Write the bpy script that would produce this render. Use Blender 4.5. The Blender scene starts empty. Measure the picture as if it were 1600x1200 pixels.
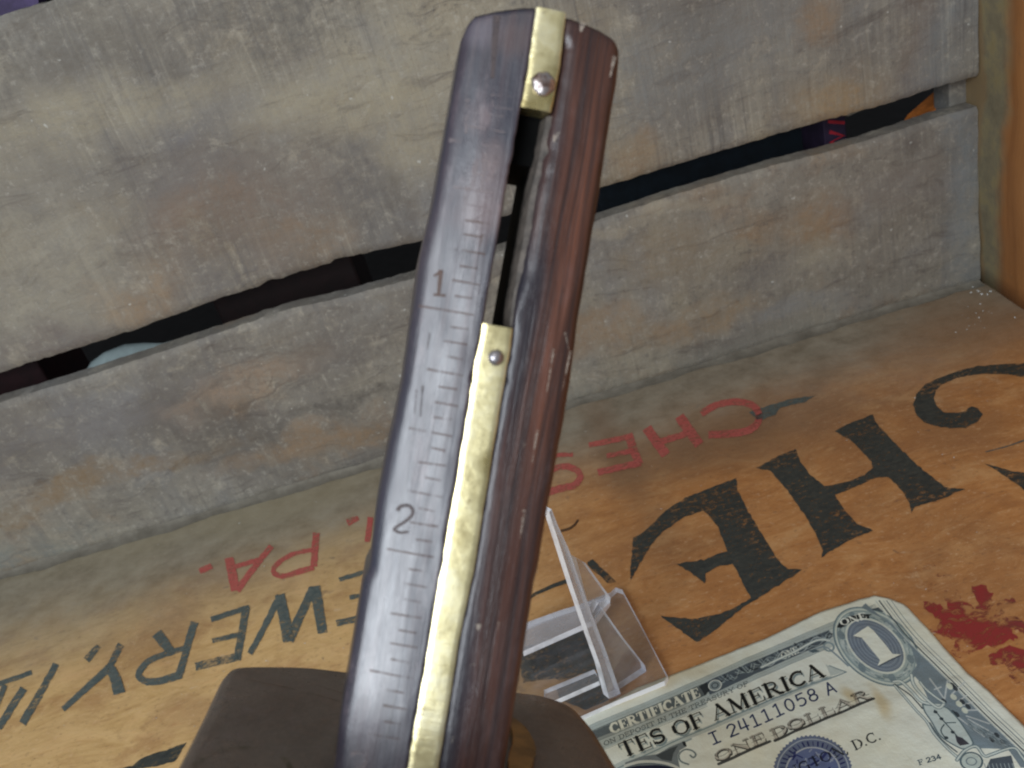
import bpy, math, random
import numpy as np
from mathutils import Vector, Matrix, noise as mn
from mathutils.geometry import tessellate_polygon
random.seed(7)
rng = np.random.default_rng(5)
scn = bpy.context.scene
COL = scn.collection
U = 0.01                       # 1 mm in scene units

# ------------------------------------------------------------------ camera
F = 1450.0                     # focal length in photo pixels (1600 wide)
H = 225.0                      # camera height above the crate floor, mm
_x = Vector((.958, .288, 0)).normalized()
_y = Vector((-.288*806, .958*806, -F)); _y -= _x*_y.dot(_x); _y.normalize()
_z = _x.cross(_y)
M = Matrix((_x, _y, _z))       # world from camera
CAM = Vector((0, 0, H))
cam_d = bpy.data.cameras.new('camera'); cam = bpy.data.objects.new('camera', cam_d); COL.objects.link(cam)
cam.matrix_world = Matrix.Translation(CAM*U) @ M.to_4x4()
cam_d.sensor_width = 36; cam_d.lens = F/1600*36
cam_d.clip_start = 0.01; cam_d.clip_end = 200
cam_d.dof.use_dof = True; cam_d.dof.focus_distance = 200*U; cam_d.dof.aperture_fstop = 4.9
scn.camera = cam
scn.cycles.filter_width = 2.0          # soft small-sensor lens

# ------------------------------------------------------------------ light
w = bpy.data.worlds.new('World'); scn.world = w; w.use_nodes = True
w.node_tree.nodes['Background'].inputs[0].default_value = (.84, .91, 1.0, 1)
w.node_tree.nodes['Background'].inputs[1].default_value = 0.25
def area(name, loc, target, size, power, color, size_y=None):
    d = bpy.data.lights.new(name, 'AREA'); d.energy = power; d.color = color
    d.shape = 'RECTANGLE'; d.size = size*U; d.size_y = (size_y or size)*U
    o = bpy.data.objects.new(name, d); COL.objects.link(o)
    o.location = Vector(loc)*U
    o.rotation_euler = (Vector(target)-Vector(loc)).to_track_quat('-Z', 'Y').to_euler()
    return o
area('window_light', (-280, -390, 460), (0, 210, 60), 400, 560, (.88, .94, 1.0), 420)
area('overhead_fill', (60, -120, 1000), (60, 260, 0), 600, 80, (1.0, .95, .86))  # added weak overhead fill, not a known fixture
scn.view_settings.view_transform = 'Standard'; scn.view_settings.look = 'None'
scn.view_settings.exposure = 0.0; scn.view_settings.gamma = 1

# ------------------------------------------------------------------ projection helpers
def ray(p): return M @ Vector((p[0]-800, 600-p[1], -F))
def hit(p, o, n):
    d = ray(p); return CAM + d*((o-CAM).dot(n)/d.dot(n))
def fl(p, z=0.0): return hit(p, Vector((0, 0, z)), Vector((0, 0, 1)))
def wl(p, y): return hit(p, Vector((0, y, 0)), Vector((0, 1, 0)))
YW = fl((1530, 441)).y
XR = fl((1532, 440)).x

# ------------------------------------------------------------------ object helpers
def tag(o, label=None, cat=None, group=None, kind=None):
    if label: o['label'] = label
    if cat: o['category'] = cat
    if group: o['group'] = group
    if kind: o['kind'] = kind
    return o
MW = {}
def empty(name, loc, label, cat, rot=None, group=None):
    o = bpy.data.objects.new(name, None); COL.objects.link(o)
    m = Matrix.Translation(Vector(loc)*U) @ (rot.to_4x4() if rot else Matrix())
    o.matrix_world = m; MW[o.name] = m
    o.empty_display_size = .1
    return tag(o, label, cat, group)
def mesh(name, vs, fs, mat, parent=None, smooth=False, uv=None, loc=None):
    """vs in world mm"""
    pm = MW[parent.name] if parent else Matrix.Translation(Vector(loc if loc is not None else (0, 0, 0))*U)
    inv = pm.inverted()
    me = bpy.data.meshes.new(name)
    me.from_pydata([inv @ (Vector(v)*U) for v in vs], [], fs)
    o = bpy.data.objects.new(name, me); COL.objects.link(o)
    if parent: o.parent = parent; MW[o.name] = pm if True else None
    else: o.matrix_world = pm; MW[o.name] = pm
    mats = mat if isinstance(mat, (list, tuple)) else [mat]
    for m in mats: me.materials.append(m)
    if smooth:
        for p in me.polygons: p.use_smooth = True
    if uv is not None:
        L = me.uv_layers.new(name='UVMap')
        for p in me.polygons:
            for li in p.loop_indices: L.data[li].uv = uv[me.loops[li].vertex_index]
    me.validate(); me.update()
    return o
def child_of(part, *a, **k):
    """sub-part: parent mesh has identity offset from its own parent"""
    return mesh(*a, parent=part, **k)
def bevel(o, w, seg=2, ang=40):
    m = o.modifiers.new('bevel', 'BEVEL'); m.width = w*U; m.segments = seg; m.limit_method = 'ANGLE'; m.angle_limit = math.radians(ang)
    return o
def box(x0, x1, y0, y1, z0, z1):
    vs = [(x, y, z) for x in (x0, x1) for y in (y0, y1) for z in (z0, z1)]
    fs = [(0,1,3,2),(4,6,7,5),(0,4,5,1),(2,3,7,6),(0,2,6,4),(1,5,7,3)]
    return vs, fs
def slab(poly, nrm, t, edge_mat=0):
    """polygon (world mm) extruded by t along -nrm"""
    n = len(poly); nv = Vector(nrm)
    vs = [Vector(p) for p in poly] + [Vector(p)-nv*t for p in poly]
    tri = tessellate_polygon([[Vector(p) for p in poly]])
    fs = [tuple(f) for f in tri] + [tuple(n+i for i in reversed(f)) for f in tri]
    fs += [(i, (i+1) % n, n+(i+1) % n, n+i) for i in range(n)]
    return vs, fs, len(tri)*2
def flat(poly):
    tri = tessellate_polygon([[Vector(p) for p in poly]])
    return [Vector(p) for p in poly], [tuple(f) for f in tri]
def catmull(pts, k=6):
    if len(pts) < 3: return [tuple(p) for p in pts]
    P = [pts[0]]+list(pts)+[pts[-1]]; out = []
    for i in range(1, len(P)-2):
        a, b, c, d = [np.array(q, float) for q in P[i-1:i+3]]
        for j in range(k):
            t = j/k
            out.append(tuple(.5*((2*b)+(-a+c)*t+(2*a-5*b+4*c-d)*t*t+(-a+3*b-3*c+d)*t**3)))
    out.append(tuple(P[-2])); return out
def ribbon(pts, w, w2=None):
    """2-D polyline -> outline polygon, width w (tapering to w2)"""
    pts = [np.array(p, float) for p in pts]; L = []; R = []
    n = len(pts)
    for i, p in enumerate(pts):
        d = pts[min(i+1, n-1)]-pts[max(i-1, 0)]; d /= (np.linalg.norm(d)+1e-9)
        ww = (w if w2 is None else w+(w2-w)*i/(n-1))/2
        q = np.array([-d[1], d[0]])*ww
        L.append(tuple(p+q)); R.append(tuple(p-q))
    return L+R[::-1]

# ------------------------------------------------------------------ node helpers
class NT:
    def __init__(s, name):
        s.m = bpy.data.materials.new(name); s.m.use_nodes = True
        s.t = s.m.node_tree; s.n = s.t.nodes; s.b = s.n['Principled BSDF']; s.out = s.n['Material Output']
    def new(s, t, **k):
        x = s.n.new(t)
        for a, v in k.items(): setattr(x, a, v)
        return x
    def link(s, a, b): s.t.links.new(a, b)
    def put(s, inp, v):
        if hasattr(v, 'links'): s.link(v, inp)
        elif isinstance(v, (tuple, list)) and len(v) == 3 and inp.type == 'RGBA': inp.default_value = (*v, 1)
        else: inp.default_value = v
    def pos(s): return s.new('ShaderNodeNewGeometry').outputs['Position']
    def obj(s): return s.new('ShaderNodeTexCoord').outputs['Object']
    def scale(s, v, sc):
        x = s.new('ShaderNodeVectorMath', operation='MULTIPLY'); s.put(x.inputs[0], v); x.inputs[1].default_value = sc; return x.outputs[0]
    def vadd(s, a, b):
        x = s.new('ShaderNodeVectorMath', operation='ADD'); s.put(x.inputs[0], a); s.put(x.inputs[1], b); return x.outputs[0]
    def noise(s, v, sc, det=4, rough=.55, dist=0, color=False):
        x = s.new('ShaderNodeTexNoise'); s.put(x.inputs['Vector'], v)
        x.inputs['Scale'].default_value = sc; x.inputs['Detail'].default_value = det
        x.inputs['Roughness'].default_value = rough; x.inputs['Distortion'].default_value = dist
        return x.outputs['Color' if color else 'Fac']
    def voro(s, v, sc, feature='F1'):
        x = s.new('ShaderNodeTexVoronoi'); x.feature = feature; s.put(x.inputs['Vector'], v); x.inputs['Scale'].default_value = sc
        return x.outputs['Distance']
    def rng(s, v, a, b, c=0., d=1., smooth=True):
        x = s.new('ShaderNodeMapRange'); x.interpolation_type = 'SMOOTHSTEP' if smooth else 'LINEAR'
        s.put(x.inputs['Value'], v)
        for i, q in zip(('From Min', 'From Max', 'To Min', 'To Max'), (a, b, c, d)): x.inputs[i].default_value = q
        return x.outputs['Result']
    def math(s, op, a, b=0.):
        x = s.new('ShaderNodeMath', operation=op); s.put(x.inputs[0], a); s.put(x.inputs[1], b); return x.outputs[0]
    def mix(s, f, a, b, mode='MIX'):
        x = s.new('ShaderNodeMix', data_type='RGBA', blend_type=mode)
        s.put(x.inputs[0], f); s.put(x.inputs[6], a); s.put(x.inputs[7], b); return x.outputs[2]
    def ramp(s, f, stops):
        x = s.new('ShaderNodeValToRGB'); s.put(x.inputs[0], f); e = x.color_ramp.elements
        while len(e) < len(stops): e.new(.5)
        for q, (p, c) in zip(e, stops): q.position = p; q.color = (*c, 1)
        return x.outputs[0]
    def blob(s, v, c, r, soft=.5):
        """1 inside the ellipsoid at c (mm, world) with radii r, fading out"""
        a = s.new('ShaderNodeVectorMath', operation='SUBTRACT'); s.put(a.inputs[0], v); a.inputs[1].default_value = [q*U for q in c]
        b = s.new('ShaderNodeVectorMath', operation='MULTIPLY'); s.link(a.outputs[0], b.inputs[0]); b.inputs[1].default_value = [1/(q*U) for q in r]
        l = s.new('ShaderNodeVectorMath', operation='LENGTH'); s.link(b.outputs[0], l.inputs[0])
        return s.rng(l.outputs['Value'], 1+soft, 1-soft)
    def warp(s, v, sc, amt):
        c = s.noise(v, sc, 3, color=True)
        a = s.new('ShaderNodeVectorMath', operation='SUBTRACT'); s.link(c, a.inputs[0]); a.inputs[1].default_value = (.5, .5, .5)
        b = s.new('ShaderNodeVectorMath', operation='SCALE'); s.link(a.outputs[0], b.inputs[0]); b.inputs['Scale'].default_value = amt*U
        return s.vadd(v, b.outputs[0])
    def bump(s, h, st=.3, d=.5, prev=None):
        x = s.new('ShaderNodeBump'); s.put(x.inputs['Height'], h); x.inputs['Strength'].default_value = st; x.inputs['Distance'].default_value = d*U
        if prev: s.link(prev, x.inputs['Normal'])
        return x.outputs[0]
    def fin(s, col, rough=.6, metal=0., nrm=None, **k):
        s.put(s.b.inputs['Base Color'], col); s.put(s.b.inputs['Roughness'], rough); s.b.inputs['Metallic'].default_value = metal
        if nrm: s.link(nrm, s.b.inputs['Normal'])
        for a, v in k.items(): s.put(s.b.inputs[a.replace('_', ' ')], v)
        return s.m

# ------------------------------------------------------------------ materials
def mat_plank(name, warm=0.0, seed=0., stains=(), knots=()):
    s = NT(name); P = s.vadd(s.pos(), (seed, 0, seed*.7)); P0 = s.pos(); W = s.warp(P, 1.6, 26)
    saw = s.noise(s.scale(s.warp(P, 3, 3), (62, 4, 1.3)), 1.0, 3, .55, .2); saw2 = s.noise(s.scale(P, (13, 2, .8)), 1.0, 4, .6, .2)
    sawm = s.rng(s.noise(s.vadd(P, (3, 1, 7)), 1.7, 3, .6), .40, .62)
    fine = s.noise(s.scale(P, (90, 8, 5)), 1.0, 3, .6); mic = s.noise(P, 34, 5, .75)
    grain = s.noise(s.scale(W, (2.6, 4, 15)), 1.0, 7, .74, 1.0)
    big = s.noise(W, .85, 5, .6, .3)
    big2 = s.noise(s.vadd(W, (5, 3, 2)), 1.35, 5, .62, .2)
    mott = s.noise(W, 6.5, 6, .72)
    c = s.ramp(big, [(.30, (.125, .110, .092)), (.44, (.195, .180, .155)), (.56, (.245, .226, .185)), (.70, (.33, .295, .215))])
    c = s.mix(s.rng(big2, .50, .70, 0, .60), c, (.20, .205, .21))
    c = s.mix(s.rng(big2, .46, .28, 0, .55 if not warm else .75), c, (.27, .175, .095) if warm else (.27, .215, .13))
    if warm: sawm = s.math('MULTIPLY', sawm, .45)
    c = s.mix(s.math('MULTIPLY', s.rng(saw, .52, .70, 0, .55), sawm), c, (.105, .10, .095))
    c = s.mix(s.math('MULTIPLY', s.rng(saw, .47, .30, 0, .30), sawm), c, (.44, .42, .34))
    c = s.mix(s.rng(saw2, .54, .74, 0, .38), c, (.14, .135, .13))
    c = s.mix(s.rng(saw2, .46, .26, 0, .16), c, (.44, .41, .33))
    c = s.mix(s.rng(mic, .54, .68, 0, .55), c, (.12, .11, .10))
    c = s.mix(s.rng(mic, .46, .32, 0, .42), c, (.44, .42, .36))
    c = s.mix(s.rng(grain, .53, .68, 0, .62), c, (.10, .085, .075))
    c = s.mix(s.rng(mott, .54, .70, 0, .52), c, (.13, .115, .105))
    c = s.mix(s.rng(mott, .45, .28, 0, .45), c, (.45, .41, .32))
    WP = s.warp(s.warp(s.warp(P0, 2.0, 38), 7, 14), 30, 5)
    for kc, kr, amt in knots:
        a = s.new('ShaderNodeVectorMath', operation='SUBTRACT'); s.link(WP, a.inputs[0]); a.inputs[1].default_value = [q*U for q in kc]
        b = s.new('ShaderNodeVectorMath', operation='MULTIPLY'); s.link(a.outputs[0], b.inputs[0]); b.inputs[1].default_value = (1/(kr[0]*U), 0, 1/(kr[1]*U))
        l = s.new('ShaderNodeVectorMath', operation='LENGTH'); s.link(b.outputs[0], l.inputs[0]); d = l.outputs['Value']
        rg = s.math('SINE', s.math('MULTIPLY', s.math('POWER', d, .7), 17.))
        f = s.math('MULTIPLY', s.math('MULTIPLY', s.rng(rg, .0, 1.), s.rng(d, 1.9, .8)), amt)
        c = s.mix(f, c, (.095, .080, .070)); c = s.mix(s.math('MULTIPLY', s.math('MULTIPLY', s.rng(d, .95, .99), s.rng(d, 1.18, 1.03)), amt*.55), c, (.10, .085, .075))
    for cc, r, col, amt, soft in stains:
        f = s.math('MULTIPLY', s.blob(WP, cc, r, soft), amt)
        f = s.math('MULTIPLY', f, s.math('MULTIPLY', s.rng(mott, .36, .56, .35, 1), s.rng(mic, .36, .60, .55, 1)))
        c = s.mix(f, c, col)
    spk = s.rng(s.noise(P, 36, 1, .4), .77, .82)
    c = s.mix(s.math('MULTIPLY', spk, .55), c, (.55, .56, .52))
    h = s.math('ADD', s.math('MULTIPLY', saw, .35 if warm else .7), s.math('ADD', mic, s.math('ADD', s.math('MULTIPLY', fine, .35), s.math('ADD', grain, s.math('MULTIPLY', mott, .6)))))
    return s.fin(c, s.rng(big2, .3, .7, .55, .72), nrm=s.bump(h, .45, .9), Specular_IOR_Level=.35)

def mat_floor():
    s = NT('varnished_board_wood'); P = s.pos(); W = s.warp(P, 1.3, 20)
    grain = s.noise(s.scale(W, (3.2, 9, 5)), 1.0, 8, .78, 1.2)
    g2 = s.noise(s.scale(W, (5, 62, 12)), 1.0, 4, .65, .5)
    big = s.noise(W, 1.1, 4, .6, .4); mott = s.noise(P, 8, 6, .72); m2 = s.noise(s.scale(P, (1, 1.6, 1)), 34, 5, .75)
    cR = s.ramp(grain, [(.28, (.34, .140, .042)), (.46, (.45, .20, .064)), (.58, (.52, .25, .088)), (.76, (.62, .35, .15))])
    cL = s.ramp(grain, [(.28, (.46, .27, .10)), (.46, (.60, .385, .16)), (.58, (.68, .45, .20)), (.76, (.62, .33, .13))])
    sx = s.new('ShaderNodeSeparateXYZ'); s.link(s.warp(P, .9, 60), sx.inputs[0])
    c = s.mix(s.rng(sx.outputs[0], .35, -.75), cR, cL)  # brighter light on the left side painted in as paler tan
    c = s.mix(s.rng(big, .48, .68, 0, .60), c, (.27, .135, .06))
    c = s.mix(s.rng(g2, .56, .76, 0, .25), c, (.20, .10, .04))
    c = s.mix(s.rng(g2, .42, .26, 0, .20), c, (.72, .50, .27))
    cl = s.noise(s.scale(s.warp(P, 4, 10), (1, 1.5, 1)), 3.6, 5, .68)
    c = s.mix(s.rng(cl, .50, .68, 0, .42), c, (.33, .15, .06)); c = s.mix(s.rng(cl, .48, .32, 0, .38), c, (.66, .40, .18))
    c = s.mix(s.rng(s.noise(s.scale(s.warp(P, 9, 8), (1, 1.6, 1)), 9, 3, .5), .68, .76, 0, .45), c, (.16, .10, .075))
    c = s.mix(s.rng(s.noise(s.vadd(s.warp(P, 12, 5), (4, 4, 1)), 16, 3, .5), .70, .78, 0, .60), c, (.09, .07, .06))
    c = s.mix(s.rng(s.noise(s.vadd(s.scale(s.warp(P, 6, 6), (.8, 2.4, 1)), (9, 4, 1)), 12, 3, .5), .70, .80, 0, .55), c, (.74, .60, .44))
    c = s.mix(s.rng(mott, .58, .75, 0, .45), c, (.24, .12, .055))
    c = s.mix(s.rng(mott, .40, .27, 0, .40), c, (.66, .47, .28))
    c = s.mix(s.rng(m2, .55, .70, 0, .50), c, (.17, .09, .05))
    c = s.mix(s.rng(m2, .45, .32, 0, .45), c, (.70, .47, .27))
    # grime along the back slats
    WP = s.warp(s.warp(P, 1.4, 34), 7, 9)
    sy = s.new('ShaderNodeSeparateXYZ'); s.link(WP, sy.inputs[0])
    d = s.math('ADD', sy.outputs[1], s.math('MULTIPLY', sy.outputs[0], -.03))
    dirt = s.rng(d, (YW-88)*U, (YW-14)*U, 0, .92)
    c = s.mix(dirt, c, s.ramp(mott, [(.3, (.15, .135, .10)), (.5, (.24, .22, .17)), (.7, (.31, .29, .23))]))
    for (px, r, col, amt, sf) in [((1120, 690), (46, 20, 9), (.16, .09, .05), .62, .7), ((965, 720), (9, 52, 9), (.19, .11, .06), .60, .7), ((1520, 500), (30, 30, 9), (.24, .13, .06), .5, .8),  # first two blobs are soft cast shadows painted into the board
                              ((500, 690), (46, 12, 9), (.50, .27, .10), .55, .7), ((120, 830), (60, 14, 9), (.20, .19, .15), .6, .7), ((400, 790), (90, 16, 9), (.30, .26, .17), .55, .8),
                              ((1010, 545), (60, 18, 9), (.30, .22, .13), .5, .7)]:
        q = fl(px)
        c = s.mix(s.math('MULTIPLY', s.blob(WP, q, r, sf), amt), c, col)
    sc = s.rng(s.noise(s.scale(P, (1, 3, 1)), 26, 2, .5), .74, .80)
    c = s.mix(s.math('MULTIPLY', sc, .55), c, (.70, .56, .42))
    h = s.math('ADD', grain, s.math('ADD', s.math('MULTIPLY', g2, .5), s.math('MULTIPLY', mott, .6)))
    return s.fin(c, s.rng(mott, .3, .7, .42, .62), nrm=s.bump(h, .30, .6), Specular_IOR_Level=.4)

def mat_ink(name, col, col2, keep=.62, mn=.22):
    s = NT(name); P = s.pos()
    n1 = s.noise(s.scale(P, (1.6, 3.2, 1)), 17, 6, .8, .5); n2 = s.noise(P, 70, 3, .7); n3 = s.noise(P, 3.2, 4, .7)
    c = s.mix(s.rng(n1, .35, .65), col, col2)
    f = s.math('ADD', s.math('MULTIPLY', n1, .48), s.math('ADD', s.math('MULTIPLY', n2, .25), s.math('MULTIPLY', n3, .27)))
    a = s.rng(f, keep-.06, keep+.06, 1., mn)
    s.fin(c, .6); s.put(s.b.inputs['Alpha'], a)
    return s.m

def mat_rosewood(name, dark, red, amt, scuff=.3, stains=(), side=None, coat=0.):
    s = NT(name); O = s.obj(); W = s.warp(O, 1.5, 2.5)
    st = s.noise(s.scale(W, (100, 2.4, 60)), 1., 6, .68, .5)
    st2 = s.noise(s.scale(W, (300, 9, 150)), 1., 4, .6, .3)
    big = s.noise(s.scale(O, (5, 1.1, 5)), 1., 3, .6)
    c = s.ramp(st, [(.34, dark), (.50, tuple((a+b)/2*.8 for a, b in zip(dark, red))), (.66, red), (.80, tuple(min(1, v*1.6) for v in red))])
    c = s.mix(s.rng(big, .62, .38, 0, amt), c, dark)
    c = s.mix(s.rng(st2, .60, .74, 0, .7), c, (.012, .009, .010))
    sc = s.rng(s.noise(s.scale(W, (30, 10, 20)), 1., 6, .78), .52, .74, 0, scuff)
    c = s.mix(sc, c, (.20, .15, .16))
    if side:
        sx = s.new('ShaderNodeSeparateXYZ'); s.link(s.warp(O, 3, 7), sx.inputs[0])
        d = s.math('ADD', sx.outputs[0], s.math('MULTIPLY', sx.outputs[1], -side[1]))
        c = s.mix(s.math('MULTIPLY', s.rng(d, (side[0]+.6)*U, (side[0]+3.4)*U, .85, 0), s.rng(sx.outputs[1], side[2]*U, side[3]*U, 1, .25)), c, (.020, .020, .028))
    if stains:
        WP = s.warp(s.pos(), 12, 3)
        for cc, r, col, am, soft in stains: c = s.mix(s.math('MULTIPLY', s.blob(WP, cc, r, soft), s.math('MULTIPLY', s.rng(sc, 0, .3, .5, 1.), am)), c, col)
    n = s.math('ADD', st, s.math('ADD', s.math('MULTIPLY', st2, .6), s.math('MULTIPLY', s.noise(O, 22, 5, .7), .7)))
    r = s.rng(s.noise(s.scale(O, (8, 3, 6)), 1., 6, .75), .3, .7, .22, .46)
    cw = s.rng(s.noise(s.scale(s.warp(O, 4, 8), (10, 2.2, 8)), 1., 5, .7), .32, .66, coat*.45, coat*1.35)
    return s.fin(c, r, nrm=s.bump(n, .45, .25), Specular_IOR_Level=.6, Coat_Weight=cw, Coat_Roughness=.28, Coat_IOR=1.75)

def mat_brass(name='worn_brass'):
    s = NT(name); O = s.obj(); 
    n = s.noise(O, 9, 5, .7); st = s.noise(s.scale(O, (8, 60, 8)), 1., 4, .65); sp = s.noise(O, 45, 3, .6)
    c = s.ramp(n, [(.3, (.52, .42, .18)), (.5, (.80, .71, .40)), (.7, (.80, .77, .58))])
    c = s.mix(s.rng(sp, .66, .76, 0, .6), c, (.20, .14, .06))
    h = s.math('ADD', st, s.math('ADD', s.math('MULTIPLY', n, 1.2), s.math('MULTIPLY', sp, .5)))
    return s.fin(c, s.rng(n, .3, .7, .27, .42), .92, s.bump(h, .22, .3))
def mat_steel(name='worn_steel', col=(.42, .40, .42), r=.34):
    s = NT(name); O = s.obj(); n = s.noise(O, 30, 4, .7)
    c = s.mix(s.rng(n, .55, .72), col, (.16, .10, .08))
    return s.fin(c, s.rng(n, .3, .7, r-.08, r+.15), .9, s.bump(n, .4, .3))
def mat_simple(name, col, rough=.6, metal=0., var=.35, sc=12, bump=.2, **k):
    s = NT(name); P = s.pos(); n = s.noise(P, sc, 5, .7)
    c = s.mix(s.rng(n, .3, .7), tuple(v*(1-var) for v in col), tuple(min(1, v*(1+var)) for v in col))
    return s.fin(c, rough, metal, s.bump(n, bump, .4), **k)
def mat_mark(name, col, keep=.55, sc=30, mx=.9):
    s = NT(name); O = s.obj(); n = s.noise(O, sc, 5, .75)
    s.fin(col, .6); s.put(s.b.inputs['Alpha'], s.rng(n, keep-.10, keep+.10, mx, .0)); return s.m

def stain(px, r, col, amt, sf=.6): 
    q = wl(px, YW); return ((q.x, q.y, q.z), (r[0], 40, r[1]), col, amt, sf)
G1, BR, BL, YL, OR, DK = (.15, .14, .135), (.22, .15, .10), (.20, .225, .235), (.38, .34, .24), (.31, .20, .105), (.075, .068, .06)
def kn(px, r, a): q = wl(px, YW); return ((q.x, q.y, q.z), r, a)
MAT_UP = mat_plank('weathered_grey_plank', knots=[kn((350, 285), (34, 12), .26)], stains=[
    stain((400, 30), (38, 12), (.13, .12, .105), .75), stain((110, 70), (32, 16), (.15, .135, .11), .65), stain((330, 190), (24, 9), (.15, .15, .165), .65),
    stain((300, 290), (22, 11), G1, .70), stain((420, 300), (40, 22), (.19, .16, .135), .60), stain((330, 340), (28, 10), BR, .45),
    stain((520, 150), (36, 12), YL, .55), stain((640, 200), (16, 22), YL, .55), stain((160, 190), (50, 12), YL, .55), stain((60, 400), (34, 26), (.38, .35, .27), .55),
    stain((560, 290), (12, 22), (.13, .125, .12), .65), stain((640, 300), (9, 16), (.13, .115, .10), .6), stain((220, 440), (20, 10), OR, .50), stain((470, 370), (16, 9), OR, .35),
    stain((360, 430), (22, 14), G1, .62), stain((70, 540), (26, 12), (.16, .135, .125), .65), stain((1060, 100), (60, 22), (.22, .225, .215), .6),
    stain((1330, 150), (20, 9), (.34, .23, .11), .65, .8), stain((1270, 40), (8, 10), OR, .55), stain((1440, 40), (9, 22), (.18, .14, .11), .6), stain((1480, 60), (7, 60), BL, .5, .9),
    stain((1430, 120), (12, 9), (.16, .165, .17), .6), stain((990, 230), (9, 7), OR, .4)])
MAT_LO = mat_plank('weathered_brown_plank', warm=1, seed=3.7, knots=[kn((385, 610), (29, 11), .50)], stains=[
    stain((300, 850), (120, 7), (.235, .23, .195), .75), stain((1150, 560), (120, 7), (.225, .215, .18), .7), stain((0, 880), (40, 12), (.22, .24, .225), .6),
    stain((150, 660), (60, 12), (.17, .16, .155), .72), stain((390, 600), (30, 9), (.34, .25, .17), .62), stain((520, 560), (26, 12), (.14, .125, .11), .72), stain((540, 640), (36, 4), DK, .60),
    stain((500, 690), (40, 6), OR, .55), stain((130, 760), (60, 5), (.24, .16, .08), .6), stain((1280, 340), (14, 12), OR, .60), stain((1380, 300), (22, 12), (.20, .175, .15), .7),
    stain((1190, 410), (16, 10), G1, .55), stain((1050, 400), (22, 14), (.27, .215, .14), .6), stain((960, 520), (26, 10), OR, .50), stain((1100, 500), (26, 9), (.36, .24, .12), .45),
    stain((1500, 300), (7, 60), BL, .6, .8), stain((1250, 480), (30, 7), (.25, .26, .26), .5), stain((1020, 330), (30, 3), (.36, .32, .24), .6)])
MAT_FL = mat_floor()
MAT_INK = mat_ink('black_stencil_ink', (.024, .028, .026), (.06, .064, .054), .545)
MAT_INK2 = mat_ink('thin_black_ink', (.060, .080, .078), (.13, .15, .135), .535)
MAT_RED = mat_ink('red_stencil_ink', (.40, .075, .065), (.47, .13, .10), .535)
s = NT('red_paint'); P = s.warp(s.pos(), 8, 10)
na, nb2, nc2 = s.noise(P, 6, 5, .7), s.noise(s.scale(P, (1.5, 3, 1)), 22, 5, .8), s.noise(P, 3, 4, .7)
s.fin(s.mix(s.rng(nc2, .38, .60), (.30, .030, .030), s.ramp(nb2, [(.35, (.11, .022, .03)), (.65, (.26, .07, .055))])), .5)
s.put(s.b.inputs['Alpha'], s.rng(s.math('ADD', s.math('MULTIPLY', na, .6), s.math('MULTIPLY', nb2, .4)), .445, .545, .88, .04)); MAT_RED2 = s.m
MAT_HEAD = mat_rosewood('head_rosewood', (.095, .070, .058), (.17, .11, .08), .5, .36, coat=.35)
MAT_BR = mat_brass(); MAT_ST = mat_steel(); MAT_ST2 = mat_steel('rusty_steel', (.50, .45, .44), .22)

# ------------------------------------------------------------------ the crate
crate = empty('wooden_crate', (XR, YW, 0), 'old wooden crate with grey slatted back and orange stencilled floor board', 'crate')
def fb(x, y, z, s=.02): return mn.fractal(Vector((x*s, y*s, z*s)), 1.0, 2.0, 4)
def interp(pts, x):
    return float(np.interp(x, [p[0] for p in pts], [p[1] for p in pts]))
def plank(name, lo, hi, x0, x1, y, t, mat, seed, nx=260, nz=26, rough=.5, warp=1.0):
    """lo, hi: lists (x, z) of the bottom and top edge"""
    vs = []; fs = []
    for j in range(nz+1):
        v = j/nz
        for i in range(nx+1):
            x = x0+(x1-x0)*i/nx
            a = interp(lo, x)+rough*fb(x, seed, 1, .22)+rough*.5*fb(x, seed, 5, .7); b = interp(hi, x)+rough*fb(x, seed, 9, .22)+rough*.5*fb(x, seed, 15, .7)
            z = a+(b-a)*v
            e = min(v, 1-v)*(b-a); rnd = 1.4*max(0, 1-e/1.6)**2
            vs.append((x, y+rnd+warp*fb(x, z*1.6, seed, .018)+.25*fb(x*2, z*2, seed, .15), z))
    n1 = len(vs)
    for j in range(nz):
        for i in range(nx):
            a = j*(nx+1)+i; fs.append((a, a+1, a+nx+2, a+nx+1))
    # back and the four edges
    for j in (0, nz):
        for i in range(nx+1):
            v = vs[j*(nx+1)+i]; vs.append((v[0], y+t+.4*fb(v[0], seed, 3, .1), v[2]))
    B0, B1 = n1, n1+nx+1
    for i in range(nx):
        fs.append((i+1, i, B0+i, B0+i+1)); a = nz*(nx+1)+i; fs.append((a, a+1, B1+i+1, B1+i)); fs.append((B0+i+1, B0+i, B1+i, B1+i+1))
    fs.append(tuple([j*(nx+1) for j in range(nz+1)]+[B1, B0])); fs.append(tuple([j*(nx+1)+nx for j in range(nz, -1, -1)]+[B0+nx, B1+nx]))
    o = mesh(name, vs, fs, mat, crate, smooth=True)
    m = o.modifiers.new('e', 'EDGE_SPLIT'); m.split_angle = math.radians(50)
    return o
def wz(pts, y): 
    out = [(wl(p, y).x, wl(p, y).z) for p in pts]; return out
X0 = wl((0, 600), YW).x-120
up_lo = wz([(0,585),(200,520),(260,497),(350,465),(405,450),(418,441),(438,438),(465,427),(515,413),(522,406),(550,402),(650,380),(940,295),(1100,245),(1280,192),(1400,160),(1475,134),(1507,125)], YW)
lo_hi = wz([(0,632),(100,602),(250,553),(310,533),(450,487),(550,464),(645,437),(932,348),(1050,309),(1215,259),(1300,238),(1400,208),(1480,181),(1510,173)], YW)
zt = wl((40, 9), YW).z
pu = plank('slat', up_lo, [(X0, zt), (XR, zt-2)], X0, XR-.3, YW, 9, MAT_UP, 1.3, nz=60)
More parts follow.
